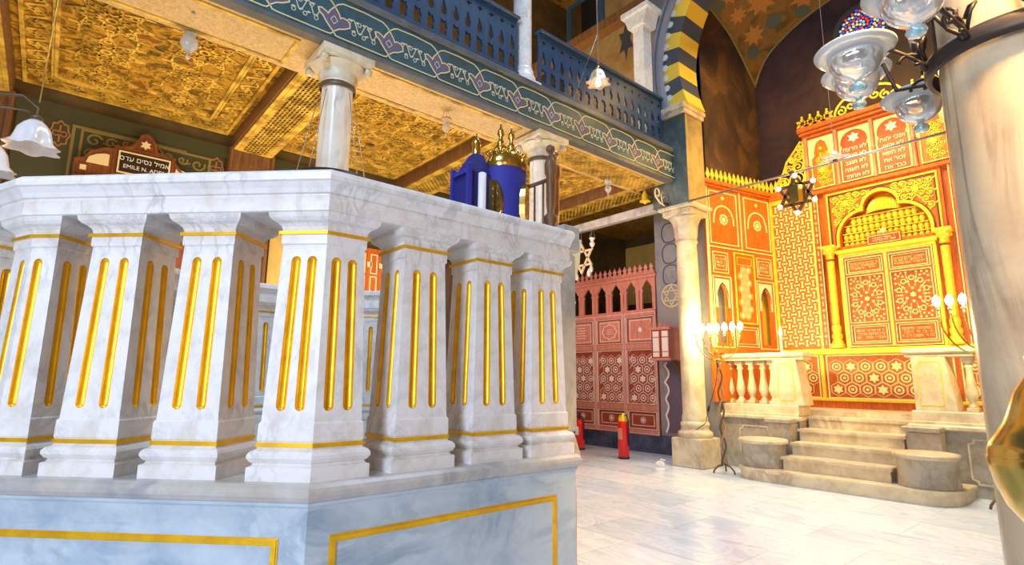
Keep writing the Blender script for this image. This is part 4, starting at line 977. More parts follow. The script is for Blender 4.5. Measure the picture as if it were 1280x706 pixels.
# cresting
m = AF(.04); 
for s in (-1, 1):
    for k in range(4):
        x = s*(.94-.125*k)
        for r0 in (0, pi): m.line(ngon(x, 5.33, .085, 3, pi/2+r0), .020, -.012, .012, True)
        m.prism(ngon(x, 5.44, .018, 6), -.01, .01)
        m.bar((x-.05, 5.25), (x+.05, 5.25), .03, -.012, .012)
for k in range(3):
    for s in (-1, 1): spiral(m, s*(.10+.13*k), 5.32+.05*(2-k), .075, pi/2 if s > 0 else pi/2, s, .022, -.012, .012, 1.3)
m.line([(-.46, 5.25)]+[(-.46*cos(a), 5.26+.32*sin(a)) for a in [pi*i/16 for i in range(17)]]+[(.46, 5.25)], .03, -.012, .012)
m.prism(star(0, 5.66, .07, 6), -.012, .012); m.prism(rect(-.5, .5, 5.23, 5.26), -.02, .02)
m.build('cresting', 'ark_gold', ark)
for s in (-1, 1):
    m = AF(.02)
    ed = [(s*1.44, 4.30), (s*1.40, 4.46), (s*1.30, 4.60), (s*1.24, 4.76), (s*1.12, 4.90), (s*1.0, 5.05)]
    m.line(ed, .03, -.012, .012); m.line([(s*.97, 4.30), (s*.97, 5.05)], .03, -.012, .012)
    for (x, y, r_) in ((1.10, 4.43, .115), (1.31, 4.42, .085), (1.07, 4.64, .085), (1.21, 4.62, .07), (1.05, 4.81, .065), (1.15, 4.77, .045), (1.03, 4.94, .045)):
        spiral(m, s*x, y, r_, .5, s, .020, -.012, .012, 1.5); m.line(ngon(s*x, y, r_, 14), .018, -.01, .01, True)
    m.prism(star(s*1.10, 4.42, .04, 8, .03), -.01, .02); m.build('side_scroll', 'ark_gold', ark)
def pickets(mb, L_, step, z, w_=.052):
    k = 0
    while (k+.5)*step < L_:
        c = (k+.5)*step; mb.prism([(c-.030, z), (c-.016, z+.035), (c-w_*.7, z+.085), (c-.024, z+.13), (c, z+.20), (c+.024, z+.13), (c+w_*.7, z+.085), (c+.016, z+.035), (c+.030, z)], -.01, .01); k += 1
m = AF(-.01); m.frame((-2.38-1.56, AY-.02, 0), (1, 0, 0), (0, 0, 1), (0, -1, 0)); pickets(m, .30, .078, 4.30); m.build('picket_cresting', 'ark_gold', ark)

# ---- wing panel beside the ark
wg = empty('inlaid_wall_panel', (-4.1, 8.3, PZ), 'tall orange inlaid wall panelling with pointed niches left of the ark', 'panelling')
WU = V((.225, .974, 0)).normalized(); WN = V((WU.y, -WU.x, 0)); WO = V((-3.955, 8.99, 0))-WU*1.5
def WF(d=0): return MB(WO+WN*d, WU, (0, 0, 1), WN)
holeA = lambda x, w_, z0, z1: [(x-w_/2, z0), (x+w_/2, z0), (x+w_/2, z1-w_*1.0), (x+w_*.42, z1-w_*.55), (x+w_*.22, z1-w_*.2), (x, z1), (x-w_*.22, z1-w_*.2), (x-w_*.42, z1-w_*.55), (x-w_/2, z1-w_*1.0)]
hA, hB = holeA(.27, .22, 1.76, 2.66), holeA(1.24, .22, 1.76, 2.66)
m = WF(); m.prism(rect(0, 1.5, .9, 4.28), -.05, 0, [hA, hB]); fixnormals(m.build('board', 'orange_wood', wg))
m = WF(); m.box(.12, 1.5, 1.6, 2.9, -.14, -.13); m.build('niche_back', 'yellow_stone', wg)  # bright yellow colour stands in for light inside the niches
m = WF(); m.box(-.05, 1.52, 4.20, 4.24, 0, .03, .004); m.box(-.05, 1.52, 4.24, 4.31, 0, .06, .01); m.box(-.05, 1.52, 1.60, 1.69, 0, .04, .008); m.build('cornice', 'orange_wood', wg)
m = MB(WO+WN*.03, WU, (0, 0, 1), WN); pickets(m, 1.5, .098, 4.30, .06); m.build('picket_cresting', 'ark_gold', wg)
g = WF()
for x0, x1 in ((.06, .70), (.84, 1.46)):
    cx = (x0+x1)/2
    frame_lines(g, x0+.02, x1-.02, 3.30, 4.14, .014, 0, .010)
    g.line([(cx-.22, 3.62), (cx-.21, 3.74)]+[(cx-.20*cos(a), 3.74+.18*sin(a)) for a in [pi*i/14 for i in range(1, 14)]]+[(cx+.21, 3.74), (cx+.22, 3.62)], .022, 0, .008)
    g.line(ngon(cx, 3.70, .075, 16), .016, 0, .010, True); g.prism(star(cx, 3.70, .055, 8, .028), 0, .008)
    for k in range(8): a = pi/4*k; g.prism(ngon(cx+.075*cos(a), 3.70+.075*sin(a), .018, 6), 0, .011)
    g.prism(star(cx, 4.05, .035, 6), 0, .008)
frame_lines(g, .10, .42, 2.84, 3.16, .012, 0, .008); frame_lines(g, .14, .38, 2.89, 3.11, .008, 0, .008)
frame_lines(g, 1.08, 1.42, 2.84, 3.16, .012, 0, .008); frame_lines(g, 1.12, 1.38, 2.89, 3.11, .008, 0, .008)
strokes(g, .17, .35, 2.92, 3.08, 3, 0, .007); strokes(g, 1.15, 1.35, 2.92, 3.08, 3, 0, .007)
frame_lines(g, .08, .46, 1.70, 2.78, .014, 0, .010); frame_lines(g, 1.05, 1.44, 1.70, 2.78, .014, 0, .010)
frame_lines(g, .52, 1.0, 1.72, 2.02, .012, 0, .010); frame_lines(g, .56, .96, 1.76, 1.98, .008, 0, .010)
frame_lines(g, .0, .03, 1.69, 4.20, .02, 0, .010)
g.bar((.0, 3.24), (1.5, 3.24), .016, 0, .012); g.bar((.76, 3.24), (.76, 4.2), .016, 0, .012)
g.build('inlay_line', 'golden_inlay', wg)
g = WF()
for hh in (hA, hB): g.prism(rect(min(p[0] for p in hh)-.04, max(p[0] for p in hh)+.04, 2.3, 2.74), 0, .004, [[(p[0], max(2.301, p[1])) for p in hh]])
g.build('ivory_ground', 'cream_inlay', wg)
g = WF()
for hh in (hA, hB):
    up = [p for p in hh if p[1] > 2.3]; cx = sum(p[0] for p in hh)/len(hh)
    for i in range(len(up)-1):
        for s in range(4):
            a = V(up[i])*(1-s/4)+V(up[i+1])*s/4; d = (a-V((cx, 2.35))).normalized(); g.bar(tuple(a), tuple(a+d*.03), .010, .002, .009)
g.build('striped_voussoir', 'dark_inlay', wg)
m = WF(); m.box(.52, 1.0, 2.06, 3.20, 0, .022, .004); d = m.build('panel_door', 'orange_wood', wg)
g = WF(.022); frame_lines(g, .54, .98, 2.08, 3.18, .022, 0, .01); frame_lines(g, .60, .92, 3.0, 3.12, .010, 0, .006); g.build('door_frame', 'ark_gold', d)
g = WF(.022); hexfield(g, .60, .92, 2.14, 2.96, .12, .010, 2); g.build('star_inlay', 'golden_inlay', d)
# ================================================================== MEMORIAL PANELLING on the aisle wall
def GF(d=0): return MB((XW+.03+d, .64, 0), (0, 1, 0), (0, 0, 1), (1, 0, 0))
m = MB(); m.box(XW, XW+.03, -.56, 1.54, 0, SOF-.16); struct(m.build('trim_80', 'green_paint'))
g = GF()
g.line([(-.70, 3.10), (-.70, 4.06), (.45-.0, 4.06)], .03, 0, .006)
def tri(u0, v0, u1, v1, s):
    g.line([(u0, v0), (u1, v0), (u0, v1)], .028, 0, .010, True)
    for (a, b, r_) in ((.22, .20, .085), (.52, .17, .06), (.18, .52, .07), (.78, .12, .035)):
        x = u0+(u1-u0)*a; y = v0+(v1-v0)*b; spiral(g, x, y, r_, .4, s, .022, 0, .010, 1.2); g.line([(x+r_*s, y), (x+s*r_*1.8, y-.03), (x+s*r_*2.2, y+.01)], .018, 0, .009)
tri(-.62, 4.04, -.08, 3.50, 1); tri(.72, 4.04, .12, 3.45, -1)
g.build('trim_81', 'olive_relief').__setitem__('kind', 'structure')
g = GF()
for u in (-.82, .80):
    ou = [(u+.085*(1+.10*cos(8*a))*cos(a), 3.93+.14*(1+.10*cos(8*a))*sin(a)) for a in [2*pi*k/32 for k in range(32)]]
    g.line(ou, .016, 0, .008, True); g.bar((u, 3.83), (u, 4.03), .018, 0, .006); g.line(ngon(u-.035, 3.93, .03, 8), .012, 0, .006, True); g.line(ngon(u+.035, 3.93, .03, 8), .012, 0, .006, True)
g.build('trim_82', 'rust_relief').__setitem__('kind', 'structure')
t = empty('memorial_panelling', (XW+.06, .66, 0), 'carved brown wooden gable panelling with star and black lettered name sign', 'panelling')
gab = [(-.66, 0), (.74, 0), (.74, 3.62), (.62, 3.66), (.42, 3.72), (.30, 3.86), (.20, 3.90), (.12, 3.93), (.10, 4.02), (.05, 4.10), (.0, 4.13), (-.05, 4.10), (-.08, 4.02), (-.12, 3.93), (-.22, 3.90), (-.28, 3.86), (-.40, 3.84), (-.52, 3.76), (-.56, 3.68), (-.66, 3.64)]
m = GF(); m.prism(gab, 0, .07); fixnormals(m.build('gable_board', 'plaque_wood', t))
m = GF(.07); m.line(gab[2:], .03, 0, .02); m.box(-.66, .74, 3.40, 3.46, 0, .05, .006); m.box(-.31, .33, 3.53, 3.92, 0, .012, .004)
for u in (-.66, -.02, .70): m.box(u-.02, u+.06, 0, 3.4, 0, .03, .004)
m.build('moulding', 'plaque_wood', t)
m = GF(.07); m.prism(star(.0, 4.0, .06, 6), 0, .01); m.prism(rect(-.60, -.54, 3.54, 3.60), 0, .01)
for s in (-1, 1): m.prism([(s*.34, 3.64), (s*.34, 3.78), (s*.38, 3.785), (s*.46, 3.76), (s*.53, 3.71), (s*.55, 3.64)], 0, .01)
for z0 in (.5, 1.5, 2.5): 
    for u in (-.56, .12): frame_lines(m, u, u+.46, z0, z0+.7, .014, 0, .006); m.prism(star(u+.23, z0+.35, .08, 8, .05), 0, .006)
m.build('ivory_inlay', 'cream_inlay', t)
m = GF(.082); m.box(-.27, .29, 3.575, 3.875, 0, .008); s_ = m.build('name_sign', 'sign_black', t)
m = GF(.090); frame_lines(m, -.25, .27, 3.595, 3.855, .018, 0, .005); m.build('sign_border', 'cream_inlay', s_)
for body, z, sz in ((heb('אמיל נסים עדס'), 3.775, .082), ('EMILE N. ADES', 3.678, .066)):
    o = text('sign_lettering', body, sz, 'paper_white', (XW+.125, .65, z), (0, 1, 0), (0, 0, 1), None, depth=.003); o.parent = s_
m = MB(); m.box(XW, XW+.04, 2.2, 3.2, 0, 3.6); struct(m.build('trim_83', 'yellow_and_lit_plaster'))
# panelling glimpsed between the balusters
for k, (y0, y1, lab) in enumerate(((3.25, 4.05, 'orange inlaid wooden wall panelling seen between balusters beside the marble column'), (4.75, 6.85, 'orange inlaid wooden wall panelling furthest along the aisle wall'))):
    t = empty('wall_panelling', (XW+.05, (y0+y1)/2, 0), lab, 'panelling')
    m = MB(); m.box(XW, XW+.08, y0, y1, 0, 3.2, .004); m.build('board', 'orange_wood', t)
    m = MB((XW+.08, y0, 0), (0, 1, 0), (0, 0, 1), (1, 0, 0)); w_ = (y1-y0)/4
    for i in range(4):
        for z0, z1 in ((.3, .9), (1.0, 2.3), (2.4, 2.75), (2.8, 3.1)): frame_lines(m, i*w_+.06, (i+1)*w_-.04, z0, z1, .018, 0, .01)
        hexfield(m, i*w_+.12, (i+1)*w_-.10, 1.08, 2.24, .17, .014); m.prism(rect(i*w_+.2, i*w_+.28, 2.9, 2.98), 0, .01)
    m.build('inlay', 'cream_inlay', t)

# ================================================================== IRONWORK AND LAMPS
def wire(pts, r, name, mat, parent=None, seg=6):
    m = MB(); m.tube(pts, r, seg); return m.build(name, mat, parent)
# tie rod of the arch and wooden tie beam into the aisle
m = MB(); m.tube([(-4.24, 6.96, 3.80), (-.56, 6.96, 3.80)], .016, 8); tag(m.build('tie_rod', 'steel_wire'), 'thin straight iron tie rod spanning the arch in front of the ark', 'rod')
m = MB(); m.box(-7.88, -4.87, 7.16, 7.30, 3.86, 4.0, .015); tag(m.build('tie_beam', 'slab_marble'), 'grey weathered tie beam running from the leafy column into the aisle', 'beam')
t = empty('iron_bracket', (-4.62, 6.9, 3.9), 'scrolled iron bracket on the front of the dark green pier above leafy capital', 'bracket')
m = MB((-4.62, 6.93, 3.82), (0, -1, 0), (0, 0, 1), (1, 0, 0)); 
pts = [(.0, .0), (.12, .02), (.20, .08)]+[(.17+.07*cos(a)*(1-a/9), .16+.09*sin(a)*(1-a/9)) for a in [-.8+k*.5 for k in range(13)]]
m.tube([(p[0], p[1], 0) for p in pts], .012, 6); m.tube([(.05, .0, 0), (.08, .14, 0), (.04, .22, 0), (-.02, .16, 0), (.03, .12, 0)], .009, 6); m.build('scroll', 'cream_inlay', t)
m = MB(); m.box(-4.66, -4.58, 6.90, 6.98, 3.82, 3.86, .005); m.build('plate', 'black_iron', t)

def sweep_profile(prof, cx, cy, seg=24): 
    m = MB(); m.lathe(prof, seg, cx, cy, caps=False); return m
def small_lamp(x, y, z, ztop, label, s=1., gl='clear_glass', met='brass', group=None):
    t = empty('hanging_lamp', (x, y, z), label, 'lamp', group)
    m = MB(); m.lathe([(.001, z-.115*s), (.012*s, z-.11*s), (.015*s, z-.09*s), (.008*s, z-.08*s), (.020*s, z-.065*s), (.045*s, z-.03*s), (.050*s, z), (.035*s, z+.025*s), (.028*s, z+.04*s), (.034*s, z+.06*s), (.055*s, z+.09*s), (.058*s, z+.10*s)], 20, x, y); m.build('glass', gl, t)
    m = MB(); m.lathe([(.058*s, z+.095*s), (.062*s, z+.10*s), (.058*s, z+.107*s)], 20, x, y, caps=False); m.lathe([(.016*s, z-.095*s), (.018*s, z-.088*s), (.014*s, z-.08*s)], 12, x, y); m.build('metal_rim', met, t)
    m = MB(); zt = min(ztop, z+.42*s)
    for k in range(3): a = 2*pi*k/3+.4; m.tube([(x+.056*s*cos(a), y+.056*s*sin(a), z+.10*s), (x+.008*cos(a), y+.008*sin(a), zt)], .0028, 5)
    m.tube([(x, y, zt), (x, y, ztop)], .003, 5); m.lathe([(.001, zt-.01), (.014, zt), (.001, zt+.02)], 8, x, y); m.build('chain', 'steel_wire', t)
    return t
small_lamp(-5.20, .640, 4.10, SOF+.17, 'clear glass hanging lamp in front of the gilt ceiling above the name sign', 1.45, 'frosted_rim')
small_lamp(-4.85, .60, 4.24, SOF-.08, 'small glass lamp with silver rim hanging at the top edge under the long beam', .8, met='steel_wire')
small_lamp(-4.88, 3.13, 3.98, SOF-.08, 'small amber glass lamp hanging under the beam left of the blue scroll', .95, 'amber_glass', 'old_copper')
small_lamp(-4.88, 5.92, 3.93, SOF-.08, 'small clear glass lamp hanging under the beam right of the brown newel', 1.05)
small_lamp(-6.35, 7.23, 3.60, 3.87, 'small white glass lamp hanging from the grey tie beam near the screen', 1.0, 'opal_glass')
t = empty('brass_bell_lamp', (-4.99, 6.95, 4.0), 'small bell shaped brass lamp hanging beside the iron bracket', 'lamp')
m = MB(); m.lathe([(.085, 3.94), (.075, 3.955), (.045, 3.99), (.040, 4.05), (.022, 4.09), (.012, 4.12), (.001, 4.13)], 20, -4.92, 6.85); m.lathe([(.001, 3.90), (.02, 3.91), (.022, 3.94), (.03, 3.95)], 14, -4.92, 6.85); m.build('shade', 'ark_gold', t)
m = MB(); m.tube([(-4.92, 6.85, 4.12), (-4.92, 6.85, 4.155)], .005, 5);  m.build('chain', 'steel_wire', t)

# tulip lamp with bulb in front of the gallery
x, y, z = -4.15, 4.89, 4.93
t = empty('tulip_lamp', (x, y, z), 'scalloped amber glass tulip lamp with visible bulb hanging before the gallery parapet', 'lamp')
def tulip(x, y, z, s, mat, par, down=True):
    rings = []; sg = -1 if down else 1
    for r_, h_ in ((.02, .12), (.035, .115), (.06, .09), (.085, .05), (.092, .01), (.10, -.03), (.125, -.06), (.135, -.065)):
        rings.append([(x+s*r_*(1+(.10*max(0, .1-h_)/.1)*cos(6*a))*cos(a), y+s*r_*(1+(.10*max(0, .1-h_)/.1)*cos(6*a))*sin(a), z-sg*s*h_*1. if not down else z+s*h_) for a in [2*pi*k/36 for k in range(36)]])
    m = MB(); m.loft(rings, True, True, False); return m.build('glass_shade', mat, par)
tulip(x, y, z, 1.05, 'amber_glass', t)
m = MB(); m.lathe([(.012, z+.11), (.028, z+.12), (.03, z+.15), (.012, z+.17), (.001, z+.18)], 14, x, y); m.build('holder', 'brass', t)
m = MB(); m.lathe([(.001, z-.115), (.028, z-.10), (.036, z-.07), (.030, z-.03), (.016, z+.0), (.014, z+.06)], 16, x, y); m.build('bulb', 'small_bulb_glow', t)
m = MB(); m.tube([(x, y, z+.17), (x, y, 9.6)], .004, 5); m.tube([(x, y, z+.6), (-4.44, 4.72, 4.66)], .003, 5); m.tube([(x+.02, y, z+.17), (x-.03, y+.02, 9.6)], .0025, 5); m.build('chain', 'steel_wire', t)

# ring chandelier on a column: iron ring held by wires from the collar
def ring_chandelier(x, y, z, r, zc, label, wires=4, rod=.014, a_off=.3, band=.03, mat='black_iron'):
    t = empty('ring_chandelier', (x, y, z), label, 'chandelier')
    m = MB(); m.lathe([(r, z-band), (r+rod, z-band), (r+rod, z+band), (r, z+band), (r, z-band)], 48, x, y, caps=False); m.build('ring', mat, t)
    m = MB()
    for k in range(wires):
        a = a_off+2*pi*k/wires; m.tube([(x+(r+rod/2)*cos(a), y+(r+rod/2)*sin(a), z+band), (x+.17*cos(a), y+.17*sin(a), zc)], .0045, 5)
    m.build('hanging_wire', 'steel_wire', t); return t
t = ring_chandelier(XC, 1.80, 2.93, .33, 3.78, 'dark iron ring chandelier hung on wires round the column behind the bimah corner', 5)
for k in range(6):
    a = pi*k/3+.2; cx, cy = XC+.42*cos(a), 1.80+.42*sin(a)
    m = MB(); m.lathe([(.001, 2.72), (.015, 2.73), (.05, 2.78), (.06, 2.83), (.058, 2.84)], 16, cx, cy, caps=False); m.build('glass_bowl', 'clear_glass', t)
    m = MB(); m.tube([(XC+.34*cos(a), 1.8+.34*sin(a), 2.92), (XC+.40*cos(a), 1.8+.40*sin(a), 2.90), (cx, cy, 2.85)], .006, 6); m.build('arm', 'black_iron', t)
t = ring_chandelier(XC, -1.10, 2.96, .33, 3.78, 'iron chandelier arms with opal tulip glass at the far left edge', 5)
for (bx, by, bz) in ((-4.30, -.215, 2.62), (-4.42, -.40, 2.46)):
    o = tulip(bx, by, bz, 1.0, 'opal_glass', t)
    m = MB(); m.tube([(bx, by, bz+.12), (bx, by, bz+.20), (bx-.03, by-.08, bz+.27), (bx-.10, by-.30, bz+.24), (XC+.15, -1.10+.30, 2.96)], .008, 6)
    m.tube([(bx, by, bz+.15), (bx+.02, by-.05, bz+.16), (bx+.02, by-.14, bz+.15), (bx-.05, by-.4, bz+.13)], .006, 6); m.lathe([(.012, bz+.12), (.032, bz+.125), (.034, bz+.14), (.012, bz+.155)], 14, bx, by); m.build('arm', 'brown_iron', t)
m = MB(); m.tube([(-4.30, -.215, 2.86), (-4.28, -.20, 4.16)], .004, 5); m.build('hanging_wire', 'gilt_paint', t)

# large chandelier round the right-hand column
CX, CY, CZ = XR, 1.80, 2.03
t = empty('ring_chandelier', (CX, CY, CZ), 'dark iron ring with scrolled arms and pale blue glass oil bowls on the right column', 'chandelier')
m = MB(); m.lathe([(.168, CZ-.022), (.180, CZ-.022), (.184, CZ-.010), (.184, CZ+.012), (.180, CZ+.024), (.168, CZ+.024), (.168, CZ-.022)], 64, CX, CY, caps=False); m.build('ring', 'black_iron', t)
bowls = [(-.272, 1.44, 2.082), (-.452, 1.63, 2.092), (-.535, 1.92, 2.175), (-.405, 2.04, 2.085), (.17, 1.62, 2.06)]
for k, (bx, by, bz) in enumerate(bowls):
    b_ = MB(); b_.lathe([(.050, bz+.004), (.066, bz+.0), (.086, bz+.005), (.098, bz+.016), (.101, bz+.022), (.098, bz+.025), (.085, bz+.013), (.066, bz+.009), (.050, bz+.010)], 40, bx, by, caps=False); b_.build('glass_saucer', 'frosted_rim', t)
    b_ = MB(); b_.lathe([(.064, bz+.012), (.066, bz+.004), (.064, bz-.016), (.054, bz-.040), (.036, bz-.058), (.016, bz-.066), (.009, bz-.070)], 32, bx, by, caps=False)
    bo = b_.build('oil_bowl', 'clear_glass', t)
    b_ = MB(); b_.lathe([(.008, bz-.068), (.010, bz-.074), (.019, bz-.080), (.022, bz-.088), (.017, bz-.098), (.006, bz-.102), (.001, bz-.103)], 20, bx, by, caps=False); b_.build('drop_knob', 'blue_glass', bo)
    b_ = MB(); b_.lathe([(.060, bz+.006), (.069, bz+.008), (.070, bz+.018), (.060, bz+.020), (.060, bz+.006)], 32, bx, by, caps=False)
    d = V((bx-CX, by-CY)); L_ = d.length; d.normalize(); s = V((-d.y, d.x))
    def pt(a, b, h): return (CX+d.x*a+s.x*b, CY+d.y*a+s.y*b, h)
    a1 = L_-.068
    b_.tube([pt(a1, 0, bz+.012), pt(a1-.02, 0, bz+.005), pt(a1-.05, 0, CZ+.045), pt(.20, 0, CZ+.02), pt(.184, 0, CZ)], .006, 8)
    for hs in (1,):
        c0 = pt(.215, 0, CZ+.0); pts = []
        for q in range(15): th = q/14*4.4; rr = .030*(1-q/20); pts.append(pt(.215+rr*cos(th)*1.1, 0, CZ+hs*(.022+rr*sin(th))))
        b_.tube(pts, .005, 6)
    b_.tube([pt(.185, 0, CZ+.02), pt(.20, .02, CZ+.055), pt(.192, .028, CZ+.075), pt(.184, .012, CZ+.078), pt(.188, 0, CZ+.05)], .005, 6)
    b_.build('scrolled_arm', 'black_iron', t)
for a in (3.6, 4.35, 5.1):   # hooked straps climbing from the ring
    q = lambda r_, h_, da=0: (CX+r_*cos(a+da), CY+r_*sin(a+da), CZ+h_)
    m = MB(); m.tube([q(.186, 0), q(.19, .02, -.05), q(.192, .045, -.16), q(.196, .075, -.18), q(.2, .095, -.10), q(.195, .08, -.03), q(.19, .05, -.06)], .006, 6)
    m.tube([q(.19, .045, -.16), q(.20, .09, -.26), q(.205, .14, -.36)], .006, 6); m.build('hook', 'black_iron', t)
m = MB()
for a in (.6, 2.2, 3.9, 5.05): m.tube([(CX+.182*cos(a), CY+.182*sin(a), CZ-.02), (CX+.165*cos(a), CY+.165*sin(a), 3.78)], .004, 5)
m.build('hanging_wire', 'black_iron', t)

# star lamps
def star_lamp(x, y, z, r, label, bulbs, glass, mat, ztop, tilt=0.):
    t = empty('star_lamp', (x, y, z), label, 'lamp')
    U_, W_ = V((cos(tilt), sin(tilt), 0)), V((0, 0, 1)); N_ = U_.cross(W_)
    m = MB((x, y, z), U_, W_, N_)
    for r0 in (0, pi): m.line(ngon(0, 0, r, 3, pi/2+r0), r*.13, -.016, .016, True)
    m.build('star_frame', mat, t)
    for a in bulbs:
        bx, bz = r*1.0*cos(a), r*1.0*sin(a)
        m = MB(); p = V((x, y, z))+U_*bx+W_*bz
        if glass: m.lathe([(.001, p.z-.16), (.02, p.z-.15), (.036, p.z-.11), (.034, p.z-.07), (.016, p.z-.03), (.012, p.z-.01)], 14, p.x, p.y)
        else: m.ball((p.x, p.y-.02, p.z), .03, 12)
        m.build('bulb', 'opal_glass' if glass else 'small_bulb_glow', t)
    m = MB(); m.tube([(x, y, z+r), (x, y, ztop)], .005, 5); m.build('chain', 'steel_wire', t); return t
sl = star_lamp(-2.70, 6.92, 3.50, .24, 'bronze six pointed star lamp with small white bulbs hanging on the tie rod', [pi/2+.0, pi/6, -pi/6, -pi/2, -5*pi/6, 5*pi/6], False, 'brown_iron', 3.80)
m = MB(); m.prism([(p[0], p[1]) for p in ngon(-2.70, 6.92, .10, 6)], 3.38, 3.60); m.build('lantern_body', 'brass', sl)
m = MB(); m.tube([(-2.74, 6.92, 3.78), (-2.74, 6.92, 3.82)], .03, 8); m.build('clamp', 'brown_iron', sl)
sl = star_lamp(-6.60, 7.22, 3.36, .26, 'cream six pointed star lamp with white drop glasses under the tie beam', [-pi/2-.5, -pi/6, -pi/6-.35], True, 'cream_inlay', 3.86)
t = empty('glass_lamp', (-6.72, 7.05, 3.5), 'pinkish bottle shaped glass lamp hanging in front of the cream star', 'lamp')
m = MB(); m.lathe([(.05, 3.36), (.062, 3.38), (.066, 3.44), (.05, 3.53), (.036, 3.58), (.03, 3.64), (.018, 3.66)], 20, -6.72, 7.05); m.build('glass', 'amber_glass', t)
m = MB(); m.tube([(-6.72, 7.05, 3.66), (-6.72, 7.14, 3.93)], .006, 5); m.lathe([(.02, 3.65), (.03, 3.68), (.012, 3.71)], 10, -6.72, 7.05); m.build('hook', 'brass', t)
# eternal light: pale glass bowl on a long wire
x, y, z = -2.23, 6.9, 3.86
t = empty('sanctuary_lamp', (x, y, z), 'pale star shaped glass lamp on a long wire in front of the tablets', 'lamp')
m = MB(); m.lathe([(.001, z-.06), (.05, z-.055), (.075, z-.03), (.06, z+.0), (.03, z+.03), (.012, z+.05)], 20, x, y)
m.prism([(p[0], p[1]) for p in star(x, y, .16, 8, .09)], z-.035, z-.022); m.build('glass', 'opal_glass', t)
m = MB(); m.lathe([(.001, z-.075), (.025, z-.07), (.028, z-.055), (.001, z-.05)], 12, x, y); m.build('boss', 'dark_inlay', t)
m = MB(); m.tube([(x, y, z+.05), (x-.0, y, 9.6)], .004, 5); m.build('wire', 'steel_wire', t)
# curved bracket with chrome light at the column beyond the bimah
t = empty('wall_bracket', (-4.44, 4.42, 2.4), 'cream curved ornamental bracket on the column at the end of the bimah rail', 'bracket')
m = MB((-4.46, 4.52, 0), (.5, .86, 0), (0, 0, 1), (.86, -.5, 0))
L_ = [(.0, 1.75), (.0, 2.05), (.02, 2.25), (.10, 2.40), (.13, 2.6), (.14, 2.84)]; R_ = [(.24, 2.84), (.22, 2.55), (.17, 2.36), (.09, 2.24), (.06, 2.05), (.05, 1.75)]
m.prism(L_+R_, -.03, .03); fixnormals(m.build('scroll_board', 'cream_inlay', t))
m = MB()
for k in range(9): a = k*.7; m.ball((-4.38+.03*cos(a), 4.60+.035*sin(a), 2.07+.012*k), .026, 8)
m.build('glass_cluster', 'frosted_rim', t)
# stone skirt at the foot of that column
m = MB(); m.lathe([(.36, .0), (.36, .12), (.30, .35), (.25, .62), (.23, .95), (.21, 1.12)], 32, XC, 4.42); tag(m.build('column_casing', 'cream_marble'), 'flared cream stone casing round the foot of the column behind the podium', 'casing')

# ---- menorahs
def menorah(x, y, label, base=True, zt=1.80, braided=True):
    t = empty('menorah', (x, y, 0), label, 'menorah')
    if braided:
        for ph, mt in ((0, 'old_copper'), (pi, 'brown_iron')):
            m = MB(); m.tube([(x+.030*cos(ph+z_*14), y+.030*sin(ph+z_*14), .10+z_) for z_ in [i*.02 for i in range(68)]], .013, 8); m.build('braided_strand', mt, t)
    else: m = MB(); m.tube([(x, y, .05), (x, y, 1.46)], .016, 10); m.build('stem', 'brown_iron', t)
    for k in range(3):
        a = pi/2+2*pi*k/3+.4; m = MB(); m.tube([(x+.02*cos(a), y+.02*sin(a), .12), (x+.09*cos(a), y+.09*sin(a), .10), (x+.14*cos(a), y+.14*sin(a), .05), (x+.15*cos(a), y+.15*sin(a), .014)], .012, 8); m.build('foot', 'brown_iron', t)
    m = MB(); m.lathe([(.02, 1.44), (.04, 1.46), (.03, 1.49), (.015, 1.50)], 16, x, y); m.build('knop', 'old_copper', t)
    for r_ in (.11, .22, .33):
        m = MB(); m.tube([(x-r_*cos(a), y, zt-.04-(zt-.04-1.47-(.33-r_)*.55)*sin(a)) for a in [pi*k/20 for k in range(21)]], .009, 8); m.build('branch', 'brass' , t)
    m = MB(); m.tube([(x, y, 1.49), (x, y, zt-.04)], .009, 8); m.build('branch', 'brass', t)
    for k in range(-3, 4):
        cx = x+.11*k
        m = MB(); m.lathe([(.010, zt-.05), (.022, zt-.04), (.024, zt-.03), (.010, zt-.02), (.010, zt)], 12, cx, y); h_ = m.build('cup', 'brass', t)
        m = MB(); m.lathe([(.010, zt), (.026, zt+.02), (.036, zt+.055), (.026, zt+.09), (.001, zt+.12)], 14, cx, y); m.build('bulb', 'bulb_glow', h_)
    return t
menorah(-3.90, 6.97, 'tall braided seven branched menorah with glaring bulbs beside the leafy column', True, 1.86)
menorah(-1.16, 7.18, 'seven branched menorah with glaring bulbs half hidden by the large right column', True, 2.0, False)
t = empty('socket_cable', (-4.05, 7.3, .7), 'thin black cable with inline plug hanging from the braided menorah', 'cable')
m = MB(); m.tube([(-3.93, 6.98, 1.42), (-3.99, 7.02, 1.15), (-4.12, 7.08, .90), (-4.22, 7.10, .62), (-4.36, 7.08, .52)], .005, 6); m.build('cord', 'black_rubber', t)
m = MB(); m.tube([(-4.14, 7.085, .86), (-4.17, 7.09, .78)], .016, 8); m.build('plug', 'black_rubber', t)
# candle stick standing on the balustrade
m = MB(); m.lathe([(.03, 1.597), (.012, 1.62), (.012, 1.80), (.018, 1.82), (.034, 1.87), (.022, 1.92), (.008, 1.95), (.001, 1.98)], 16, -3.44, 7.86); tag(m.build('finial', 'pearl_inlay'), 'slim white spear shaped finial standing on the left stone balustrade', 'finial')

